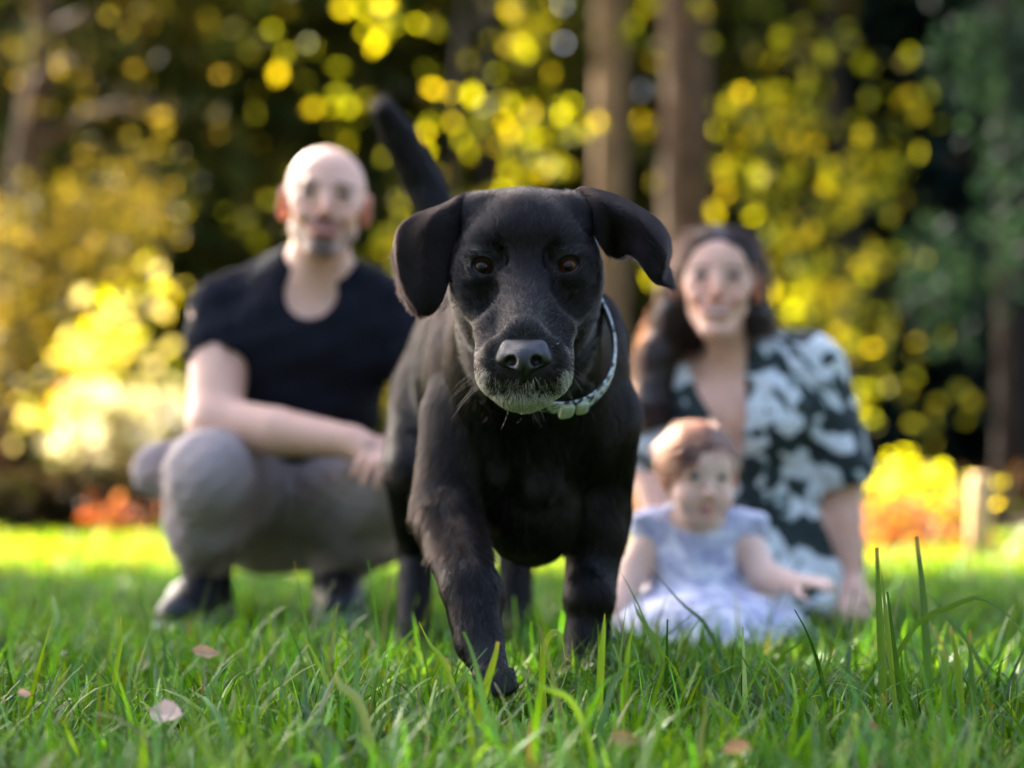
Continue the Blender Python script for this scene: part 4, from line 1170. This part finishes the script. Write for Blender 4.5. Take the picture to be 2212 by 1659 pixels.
tr = Solid((-.86, 3.15, .02), (.04, 3.95, .48), .006)
tr.cone(hipL, W(470, 1028, 3.40), .118, .082, .03); tr.ell(W(450, 1030, 3.365), (.070, .070, .078), .04)
tr.chain([W(452, 1040, 3.385), W(452, 1120, 3.43), W(449, 1222, 3.50)], [.078, .076, .050], .03, .03)
tr.cone(hipR, W(840, 1045, 3.43), .125, .074, .03)
tr.chain([W(842, 1050, 3.44), W(800, 1140, 3.55), W(733, 1212, 3.65)], [.074, .070, .056], .03, .03)
tr.chain([W(560, 1095, 3.74), W(690, 1085, 3.72)], [.125, .120], .04)
tr.chain([hipL, W(352, 1015, 3.74)], [.10, .062], .04)
tr.cone(W(645, 960, 3.68), W(640, 1060, 3.74), .118, .13, .04)
tr.ripple(.0060, 24, 5); tr.ripple(.0024, 75, 6)
v, q = tr.mesh(); mesh_obj('trousers', relax(v, q, 1), q, M_trouser, man)
for a_, toe in ((ankL, (-.10, -1)), (ankR, (.15, -1))):
    d_ = unit(np.array([toe[0], toe[1], 0])); b0 = np.array([a_[0], a_[1], 0])
    so = Solid(b0 + (-.12, -.28, 0), b0 + (.12, .14, .2), .005)
    so.chain([a_ + np.array([0, .01, .045]), np.array([a_[0], a_[1], .07])], [.050, .050], .01)
    so.cone(b0 + (0, .02, .055) , b0 + d_ * .15 + (0, 0, .045), .042, .036, .02)
    v, q = so.mesh(); mesh_obj('sock', v, q, M_sock, man)
    so = Solid(b0 + (-.12, -.30, -.01), b0 + (.12, .14, .14), .005)
    so.chain([b0 + np.array([0, .035, .05]), b0 + d_ * .09 + (0, 0, .048), b0 + d_ * .19 + (0, 0, .034)], [.048, .046, .038], .02, .02)
    so.half(b0 + np.array([0, 0, .004]), (0, 0, -1)); so.half(b0 + np.array([0, 0, .092]), (0, .5, 1))
    v, q = so.mesh(); sh_ = mesh_obj('shoe', v, q, M_shoe, man)
    so = Solid(b0 + (-.12, -.31, -.01), b0 + (.12, .14, .05), .004)
    so.chain([b0 + np.array([0, .035, .02]), b0 + d_ * .09 + (0, 0, .02), b0 + d_ * .195 + (0, 0, .018)], [.053, .050, .042], .02, .02)
    so.half(b0 + np.array([0, 0, .003]), (0, 0, -1)); so.half(b0 + np.array([0, 0, .024]), (0, 0, 1))
    v, q = so.mesh(); mesh_obj('sole', v, q, M_sole, sh_)

# ---------------- the woman, sitting on the grass and leaning on one arm
woman = empty('person', (W(1620, 983, 3.64)[0], 3.64, 0), 'smiling woman with long dark hair in a black and white floral dress', 'person')
wf = head_frame(W(1551, 615, 3.50), .955, yaw=-7, pitch=-2, roll=2)
wsL, weL, whL = W(1440, 805, 3.62), W(1398, 1010, 3.58), W(1440, 1190, 3.44)
wsR, weR, whR = W(1750, 800, 3.62), W(1815, 1040, 3.62), W(1832, 1262, 3.58)
def woman_torso(s, g):
    s.chain([W(1585, 800, 3.62), W(1590, 900, 3.63), W(1620, 1020, 3.66), W(1640, 1180, 3.72)], [.085 + g, .115 + g, .105 + g, .15 + g], .04, .04)
    s.cone(W(1470, 795, 3.62), W(1720, 790, 3.62), .050 + g, .050 + g, .05)
    s.ell(W(1530, 900, 3.57), np.array([.070, .065, .070]) + g, .04); s.ell(W(1655, 900, 3.57), np.array([.070, .065, .070]) + g, .04)
    s.cone(W(1640, 1170, 3.70), W(1700, 1180, 3.70), .15 + g, .14 + g, .05)
def woman_body(ws):
    woman_torso(ws, 0)
    ws.cone(W(1560, 700, 3.54), W(1572, 800, 3.60), .046, .052, .03)
    ws.chain([wsL, weL], [.046, .038], .03); ws.chain([weL, whL], [.038, .024], .02)
    ws.chain([wsR, weR], [.050, .040], .03); ws.chain([weR, weR * .6 + whR * .4, whR], [.041, .036, .026], .02)
    hand(ws, whR, W(1846, 1338, 3.48) - whR, (.2, -1, .7), .92, .22, -1)
    hand(ws, whL, W(1480, 1230, 3.38) - whL, (-.3, -1, .3), .9, .4, 1)
    for x_ in (1520, 1640):
        ws.chain([W(1660, 1220, 3.72), W(x_ - 60, 1275, 3.42), W(x_ + 120, 1310, 3.70)], [.075, .055, .035], .03)
    human_head(ws, wf, False, smile=1.0)
v, q = fine_body(woman_body, (.16, 3.28, -.01), (.72, 3.95, .80), .0055, wf[0] - np.array([.11, .14, .14]), wf[0] + np.array([.11, .14, .14]), .0024, wf[0][2] - .12)
wcol = paint_face(v, wf, (.72, .415, .30), False, smile=1.0, brow=(.045, .028, .022))
mesh_obj('body', v, q, M_skin, woman, cols=wcol)
human_eyes(wf, woman, (.05, .03, .02))

M_floral, nt_, b_ = mat_base('floral_print')
tc_ = nt_.nodes.new('ShaderNodeTexCoord'); nz = nt_.nodes.new('ShaderNodeTexNoise'); nz.inputs['Scale'].default_value = 16; nz.inputs['Detail'].default_value = 2
vm = nt_.nodes.new('ShaderNodeVectorMath'); vm.operation = 'MULTIPLY_ADD'; vm.inputs[1].default_value = (.07, .07, .07)
nt_.links.new(tc_.outputs['Object'], nz.inputs['Vector']); nt_.links.new(nz.outputs['Color'], vm.inputs[0]); nt_.links.new(tc_.outputs['Object'], vm.inputs[2])
vo = nt_.nodes.new('ShaderNodeTexVoronoi'); vo.inputs['Scale'].default_value = 12; vo.feature = 'DISTANCE_TO_EDGE'; nt_.links.new(vm.outputs[0], vo.inputs['Vector'])
n2 = nt_.nodes.new('ShaderNodeTexNoise'); n2.inputs['Scale'].default_value = 8; n2.inputs['Detail'].default_value = 3; nt_.links.new(tc_.outputs['Object'], n2.inputs['Vector'])
ma = nt_.nodes.new('ShaderNodeMath'); ma.operation = 'MULTIPLY_ADD'; ma.inputs[1].default_value = .9; nt_.links.new(n2.outputs[0], ma.inputs[0]); nt_.links.new(vo.outputs['Distance'], ma.inputs[2])
n3 = nt_.nodes.new('ShaderNodeTexNoise'); n3.inputs['Scale'].default_value = 11; n3.inputs['Detail'].default_value = 1.5; n3.inputs['Distortion'].default_value = 1.6; nt_.links.new(tc_.outputs['Object'], n3.inputs['Vector'])
mb = nt_.nodes.new('ShaderNodeMath'); mb.operation = 'MULTIPLY_ADD'; mb.inputs[1].default_value = .30; nt_.links.new(ma.outputs[0], mb.inputs[0]); nt_.links.new(n3.outputs[0], mb.inputs[2])
rr = ramp(nt_, [(.665, (.006, .016, .016)), (.69, (.12, .17, .16)), (.73, (.60, .62, .63))]); nt_.links.new(mb.outputs[0], rr.inputs[0]); nt_.links.new(rr.outputs[0], b_.inputs['Base Color'])
b_.inputs['Roughness'].default_value = .8; bump(nt_, b_, noise(nt_, 240, 4).outputs[0], .3, .002)
dr = Solid((.14, 3.25, .0), (.74, 3.98, .66), .0055)
woman_torso(dr, .013)
dr.chain([wsL, wsL * .15 + weL * .85], [.060, .066], .04); dr.chain([wsR, wsR * .10 + weR * .90], [.066, .074], .04)
dr.chain([W(1660, 1200, 3.72), W(1490, 1290, 3.44)], [.15, .085], .05); dr.chain([W(1690, 1210, 3.72), W(1745, 1300, 3.52)], [.14, .05], .05)
dr.chain([W(1490, 1290, 3.44), W(1740, 1315, 3.56)], [.075, .05], .04)
dr.ripple(.0050, 20, 8); dr.ripple(.0034, 65, 9)
dr.half((0, 0, .012), (0, 0, -1))
for s0, e0, L_ in ((wsR, weR, .97),):
    d_ = unit(e0 - s0); c_ = s0 + (e0 - s0) * L_; dr.cone(c_ + d_ * .075, c_ + d_ * .16, .085, .085, .0, True)
dr.cone(W(1535, 740, 3.52), W(1578, 905, 3.50), .072, .030, .006, True)
dr.cone(W(1578, 905, 3.50), W(1592, 985, 3.52), .030, .012, .006, True)
dr.cone(W(1560, 700, 3.56), W(1575, 790, 3.60), .062, .062, .006, True)
v, q = dr.mesh(); mesh_obj('dress', relax(v, q, 1), q, M_floral, woman)

def hair_cap(fr, lo, hi, res, hairline, thick=.010, seed=1, extra=None):
    k = fr[2]; s = Solid(lo, hi, res)
    s.ell(hp(fr, 0, .018, .034), np.array([.076 + thick, .094 + thick, .080 + thick]) * k, .02 * k, fr[1])
    if extra: extra(s)
    s.ripple(.0014, 90, seed)
    for c, r in hairline: s.ell(hp(fr, *c), np.array(r) * k, .006 * k, fr[1], True)
    return s
M_hair_brown = vcol('dark_hair', .45, .5)
M_strand = hair_mat('hair_strand', .28, .3, black=.7); M_strand_lit = hair_mat('hair_strand_sunny', .3, .3)
M_strand_soft = hair_mat('hair_strand_soft', .3, .35)
def wex(s):
    s.chain([hp(wf, -.062, .03, .02), hp(wf, -.086, .05, -.06), W(1424, 770, 3.56), W(1408, 880, 3.54), W(1402, 960, 3.56)], [.032, .034, .036, .032, .016], .03, .02)
    s.chain([hp(wf, .066, .04, .02), hp(wf, .078, .055, -.06), W(1668, 735, 3.66)], [.028, .026, .018], .03, .02)
    s.ell(hp(wf, 0, .07, -.05), np.array([.075, .05, .09]), .03)
hs = hair_cap(wf, W(1551, 615, 3.5) - np.array([.20, .16, .34]), W(1551, 615, 3.5) + np.array([.2, .26, .17]), .005,
              [((0, -.082, -.008), (.068, .10, .088)), ((0, -.11, -.06), (.085, .105, .11)), ((.074, -.03, -.02), (.034, .055, .06))], .010, 4, wex)
v, q = hs.mesh(); v = relax(v, q, 1); hn = vnormals(v, q)
whair = mesh_obj('hair', v, q, M_hair_brown, woman, cols=np.tile([.014, .008, .007], (len(v), 1)) * rng.uniform(.7, 1.3, (len(v), 1)))
p, n = sample(v, q, 5200)
loc = to_local(wf, p)
dflow = np.stack([np.sign(loc[:, 0]) * .55 * smoothstep(.05, .11, loc[:, 2]), .45 + 0 * p[:, 0], -.9 + 0 * p[:, 0]], 1)
P_ = strands(p, n, dflow, rng.uniform(.03, .07, len(p)), .08, .07, .1, 6)
hair_obj('strands', P_, np.linspace(1, .4, 6) * .00055, M_strand, whair, np.tile([.022, .010, .008], (len(p), 1)) * rng.uniform(.5, 1.6, (len(p), 1)))
# loose lengths falling at her right side, sun glow put into their red colour
N_ = 1500; t_ = rng.random(N_)[:, None]
A_ = hp(wf, -.080, .055, .02) * (1 - t_) + hp(wf, -.070, .09, -.04) * t_ + rng.normal(size=(N_, 3)) * .010
B_ = (W(1424, 760, 3.62) + rng.normal(size=(N_, 3)) * np.array([.016, .02, .02]))
C_ = (W(1396, 890, 3.60) + rng.normal(size=(N_, 3)) * np.array([.013, .02, .05]))
D_ = (W(1376, 1000, 3.60) + rng.normal(size=(N_, 3)) * np.array([.011, .02, .05]))
P_ = np.stack([catmull0([a, b, c, d], 9) for a, b, c, d in zip(A_, B_, C_, D_)])
hair_obj('strands', P_, np.linspace(1, .5, 9) * .00045, M_strand_lit, whair, np.tile([.13, .018, .005], (N_, 1)) * rng.uniform(.5, 1.3, (N_, 1)))

# ---------------- the baby, sitting in front of the woman
baby = empty('person', (W(1515, 983, 3.26)[0], 3.26, 0), 'baby girl in a pale lavender frilled dress sitting on the grass', 'person')
bf = head_frame(W(1510, 1030, 3.20), .76, yaw=9, pitch=5, roll=2)
def baby_body(bs):
    bs.chain([W(1505, 1140, 3.25), W(1500, 1210, 3.26), W(1505, 1290, 3.28)], [.055, .068, .075], .03, .03)
    bs.cone(W(1430, 1150, 3.25), W(1580, 1150, 3.25), .034, .034, .03)
    bs.cone(W(1508, 1090, 3.23), W(1505, 1140, 3.25), .034, .036, .02)
    bsL, beL, bwL = W(1412, 1150, 3.25), W(1368, 1232, 3.23), W(1338, 1310, 3.18)
    bsR, beR, bwR = W(1605, 1155, 3.25), W(1645, 1240, 3.20), W(1715, 1262, 3.13)
    bs.chain([bsL, beL, bwL], [.032, .029, .020], .02); bs.chain([bsR, beR, bwR], [.031, .028, .019], .02)
    hand(bs, bwL, W(1328, 1345, 3.15) - bwL, (-.4, -1, .4), .50, .3, 1, .003)
    hand(bs, bwR, W(1765, 1255, 3.10) - bwR, (0, -.4, 1), .50, .55, 1, .003)
    for e_ in (W(1450, 1362, 3.12), W(1590, 1362, 3.12)): bs.chain([W(1505, 1320, 3.26), e_, e_ + (.0, -.02, -.0)], [.055, .032, .028], .03)
    human_head(bs, bf, False, True)
v, q = fine_body(baby_body, (.14, 2.98, -.01), (.60, 3.42, .33), .0042, bf[0] - np.array([.085, .11, .10]), bf[0] + np.array([.085, .11, .10]), .002, bf[0][2] - .085)
bcol = paint_face(v, bf, (.80, .54, .43), False, True, brow=(.30, .17, .12))
mesh_obj('body', v, q, M_skin, baby, cols=bcol)
human_eyes(bf, baby, (.06, .05, .05))
M_lav, nt_, b_ = mat_base('lavender_print')
n_ = noise(nt_, 34, 3, .6, dist=.5); r_ = ramp(nt_, [(.40, (.33, .34, .50)), (.50, (.50, .51, .65)), (.60, (.70, .70, .78))])
nt_.links.new(n_.outputs[0], r_.inputs[0]); nt_.links.new(r_.outputs[0], b_.inputs['Base Color']); b_.inputs['Roughness'].default_value = .85; bump(nt_, b_, noise(nt_, 200, 4).outputs[0], .3, .002)
bd = Solid((.12, 2.90, -.01), (.66, 3.48, .26), .0045)
bd.chain([W(1505, 1150, 3.25), W(1500, 1215, 3.26), W(1505, 1290, 3.28)], [.062, .076, .090], .03, .03)
bd.cone(W(1435, 1148, 3.25), W(1578, 1148, 3.25), .040, .040, .03)
for sx, c_ in ((-1, W(1400, 1138, 3.25)), (1, W(1618, 1140, 3.25))):
    bd.ell(c_, (.034, .036, .030), .02, roty(R(sx * 35)))
    for j in range(5): bd.ell(c_ + np.array([sx * (.010 + .008 * math.sin(j)), -.03 + .016 * j, .014]), (.016, .007, .012), .008)
bd.ell(W(1520, 1345, 3.20), (.168, .17, .062), .04)
bd.ell(W(1525, 1375, 3.17), (.182, .19, .036), .03)
for j in range(22):
    a_ = j / 22 * 2 * math.pi; o_ = W(1523, 1340, 3.20)
    bd.cone(o_ + np.array([math.cos(a_) * .07, math.sin(a_) * .07, .03]), o_ + np.array([math.cos(a_) * .178, math.sin(a_) * .175, -.028]), .009, .014, .012)
bd.ripple(.0026, 45, 2)
bd.half((0, 0, .004), (0, 0, -1))
bd.ell(W(1507, 1118, 3.21), (.048, .06, .026), .005, None, True)
v, q = bd.mesh(); mesh_obj('dress', relax(v, q, 1), q, M_lav, baby)
def bex(s): s.ell(hp(bf, -.045, .0, .05), np.array([.045, .06, .045]) * .76, .02)
hs = hair_cap(bf, W(1510, 1030, 3.2) - np.array([.11, .12, .13]), W(1510, 1030, 3.2) + np.array([.11, .13, .13]), .0036,
              [((.030, -.094, -.022), (.064, .094, .096)), ((0, -.11, -.07), (.09, .10, .09)), ((.078, -.03, -.03), (.03, .05, .05))], .010, 9, bex)
v, q = hs.mesh(); v = relax(v, q, 1)
bhair = mesh_obj('hair', v, q, M_hair_brown, baby, cols=np.tile([.045, .016, .009], (len(v), 1)) * rng.uniform(.7, 1.3, (len(v), 1)))
p, n = sample(v, q, 4200)
loc = to_local(bf, p)
dflow = np.stack([-.5 + 0 * p[:, 0], .35 + 0 * p[:, 0], -.7 * np.ones(len(p))], 1)
hair_obj('strands', strands(p, n, dflow, rng.uniform(.016, .036, len(p)), .12, .16, .1, 5), np.linspace(1, .4, 5) * .00045, M_strand_soft, bhair, np.tile([.060, .022, .013], (len(p), 1)) * rng.uniform(.6, 1.5, (len(p), 1)))
# ------------------------------------------------------------------ single tall blades standing out of the lawn
def blade_thing(pts, w, c, label, name='tall_grass_blade', cut=False, group='tall single grass blades'):
    """pts: (px, py, Y) from the root up; the blade is a folded strip"""
    P = np.array([W(*p) for p in pts]); P[0, 2] = min(P[0, 2], .0)
    C = catmull0(P, 14); n = len(C); s_ = np.linspace(0, 1, n)
    T = np.gradient(C, axis=0); T /= np.linalg.norm(T, axis=1, keepdims=True)
    side = np.cross(T, np.array([.25, -1, .1])); side /= np.linalg.norm(side, axis=1, keepdims=True)
    nn = np.cross(side, T)
    hw = w / 2 * ((1 - s_ ** 3 * (.25 if cut else .97)) * (.7 + .4 * np.sin(np.pi * np.minimum(s_ + .2, 1))))
    v = np.stack([C - side * hw[:, None], C + nn * hw[:, None] * .45, C + side * hw[:, None]], 1).reshape(-1, 3)
    f = [[3 * i + j, 3 * i + j + 1, 3 * i + j + 4, 3 * i + j + 3] for i in range(n - 1) for j in (0, 1)]
    cols = np.tile(np.array(c, float), (len(v), 1))
    cols[-6:] = cols[-6:] * .4 + np.array([.30, .22, .08]) * .6
    o = mesh_obj(name, v, np.array(f), M_grass, cols=cols)
    return tag(o, label, 'grass blade', group)
G1, G2, G3 = (.07, .15, .016), (.11, .20, .02), (.05, .12, .03)
blade_thing([(1906, 1560, 2.06), (1900, 1400, 2.06), (1895, 1280, 2.06), (1892, 1182, 2.06)], .0085, G1, 'tall thick cut off grass stalk standing upright at the right', cut=True)
blade_thing([(1935, 1540, 2.09), (1918, 1400, 2.09), (1907, 1290, 2.09), (1898, 1208, 2.09)], .006, G2, 'thinner blade leaning against the tall cut off stalk at the right')
blade_thing([(2005, 1500, 2.28), (1996, 1380, 2.28), (1990, 1270, 2.28), (1977, 1158, 2.28)], .0105, G3, 'tall dark blunt blade to the right of the cut off stalk', cut=True)
blade_thing([(1880, 1480, 2.2), (1960, 1365, 2.2), (2060, 1305, 2.19), (2120, 1292, 2.18), (2190, 1345, 2.17), (2250, 1450, 2.16)], .0065, G1, 'long blade arching over in a bow at the right edge')
blade_thing([(2075, 1560, 2.0), (2065, 1440, 2.0), (2047, 1350, 2.0)], .008, G2, 'short blunt upright blade below the bow shaped blade', cut=True)
blade_thing([(2110, 1590, 1.98), (2095, 1480, 1.98), (2090, 1360, 1.98)], .008, G3, 'pale tipped upright blade nearest the right edge below the bow', cut=True)
blade_thing([(2160, 1520, 2.35), (2090, 1390, 2.35), (2040, 1330, 2.35), (1985, 1255, 2.35)], .006, G3, 'long dark blade slanting up to the left behind the bow shaped blade')
blade_thing([(690, 1480, 2.34), (672, 1390, 2.34), (655, 1310, 2.34), (636, 1205, 2.34)], .0045, G3, 'thin dark stalk standing in front of the feet of the man')
blade_thing([(345, 1480, 2.6), (325, 1360, 2.6), (312, 1310, 2.6), (300, 1240, 2.6)], .006, G3, 'blurred dark stalk at the left before the bright strip of lawn')
blade_thing([(240, 1480, 2.2), (258, 1420, 2.2), (266, 1380, 2.2), (264, 1328, 2.2)], .006, G2, 'light green blade with a kink at the left')
blade_thing([(1590, 1440, 2.4), (1530, 1360, 2.4), (1470, 1300, 2.4), (1400, 1222, 2.4)], .005, G3, 'dark stem slanting across the dress of the baby')
blade_thing([(1460, 1470, 2.3), (1425, 1400, 2.3), (1380, 1330, 2.3), (1366, 1290, 2.3)], .006, G2, 'green blade leaning left below the arm of the baby')
blade_thing([(1290, 1560, 2.02), (1296, 1450, 2.02), (1303, 1360, 2.02), (1306, 1322, 2.02)], .008, G2, 'bright blade in front of the planted paw of the dog')
blade_thing([(1340, 1560, 2.03), (1352, 1430, 2.03), (1370, 1330, 2.03)], .006, G2, 'slender blade leaning right beside the planted paw of the dog')
blade_thing([(1010, 1560, 1.98), (1050, 1480, 1.98), (1068, 1420, 1.98), (1076, 1384, 1.98)], .0078, (.15, .22, .02), 'broad yellowish blunt blade before the lifted paw', cut=True)
blade_thing([(1020, 1500, 2.1), (960, 1430, 2.1), (930, 1390, 2.1), (905, 1340, 2.1)], .006, G2, 'blade leaning left in front of the lifted foreleg')
blade_thing([(1180, 1500, 2.12), (1170, 1430, 2.12), (1190, 1365, 2.12), (1212, 1375, 2.12), (1222, 1440, 2.11)], .007, (.16, .24, .02), 'bent over yellow green blade between the two forepaws')
blade_thing([(1300, 1590, 1.8), (1240, 1520, 1.8), (1170, 1480, 1.8), (1120, 1440, 1.82)], .0065, G2, 'broad blade lying across in front of the dog')
blade_thing([(820, 1600, 1.85), (780, 1520, 1.85), (740, 1480, 1.85), (725, 1455, 1.85)], .009, (.14, .20, .10), 'pale broad blade with a cut tip in front of the left side of the lawn', cut=True)

# ------------------------------------------------------------------ fallen leaves lying on the grass
def fallen(px, py, Y, size, rot, c, label, curl=1.6, tilt=(.5, .3)):
    nu, nv = 12, 7
    u = np.linspace(0, 1, nu); t = np.linspace(-1, 1, nv)
    wd = np.sin(np.pi * u ** .8) ** .9 * .29 + .01
    wd[-1] = .005
    U, Tt = np.meshgrid(u, t, indexing='ij')
    x = (U - .5); y = Tt * wd[:, None] * (1 + .08 * np.sin(U * 26))
    z = curl * .35 * y ** 2 / .12 * .25 + .18 * curl * (U - .5) ** 2 + .02 * np.sin(U * 15 + Tt * 3) - .04 * np.exp(-(Tt / .15) ** 2)
    v = np.stack([x, y, z], -1).reshape(-1, 3) * size
    v = v @ (rotz(R(rot)) @ rotx(tilt[0]) @ roty(tilt[1])).T + W(px, py, Y) + np.array([0, 0, .012])
    f = [[i * nv + j, i * nv + j + 1, (i + 1) * nv + j + 1, (i + 1) * nv + j] for i in range(nu - 1) for j in range(nv - 1)]
    a = empty('fallen_leaf', W(px, py, Y), label, 'leaf', 'dry leaves fallen on the lawn')
    cols = np.tile(np.array(c, float), (len(v), 1)) * (.85 + .3 * rng.random((len(v), 1)))
    mesh_obj('leaf_blade', v, np.array(f), M_dry, a, cols=cols)
    rib = v.reshape(nu, nv, 3)[:, nv // 2]; st = rib[0] + (rib[0] - rib[1]) * np.array([[2.4], [1.2], [0]])
    vv, ff = tube(np.concatenate([st, rib[1:-1]]), np.linspace(size * .016, size * .005, 3 + nu - 2), 6)
    mesh_obj('stalk', vv, ff, M_dry, a, cols=np.tile(np.array(c) * .7, (len(vv), 1)))
M_dry = leafy('dry_leaf', (1, .9, .7), .3, .04)
fallen(366, 1562, 1.90, .044, -38, (.50, .36, .32), 'pinkish white dry leaf lying in the grass at the lower left', 1.4, (.9, .1))
fallen(448, 1428, 2.40, .038, 20, (.40, .26, .16), 'blurred tan leaf further back in the grass below the man', 1.2, (.7, .2))
fallen(1862, 1588, 1.82, .040, 30, (.24, .10, .035), 'curled brown leaf at the lower right in the grass', 2.2, (.6, .3))
fallen(1350, 1622, 1.68, .030, 10, (.30, .19, .06), 'yellowish brown leaf at the bottom edge in front of the dog', 1.6, (.8, .1))
fallen(1590, 1640, 1.66, .027, -15, (.36, .17, .06), 'orange tan leaf at the bottom edge below the baby', 1.8, (.7, -.2))
fallen(1905, 1530, 2.0, .022, 70, (.36, .17, .05), 'tiny brown leaf scrap behind the curled brown leaf', 1.8, (.9, .2))
fallen(58, 1520, 1.96, .018, 40, (.45, .28, .2), 'tiny pinkish leaf scrap at the far lower left', 1.4, (.8, .2))
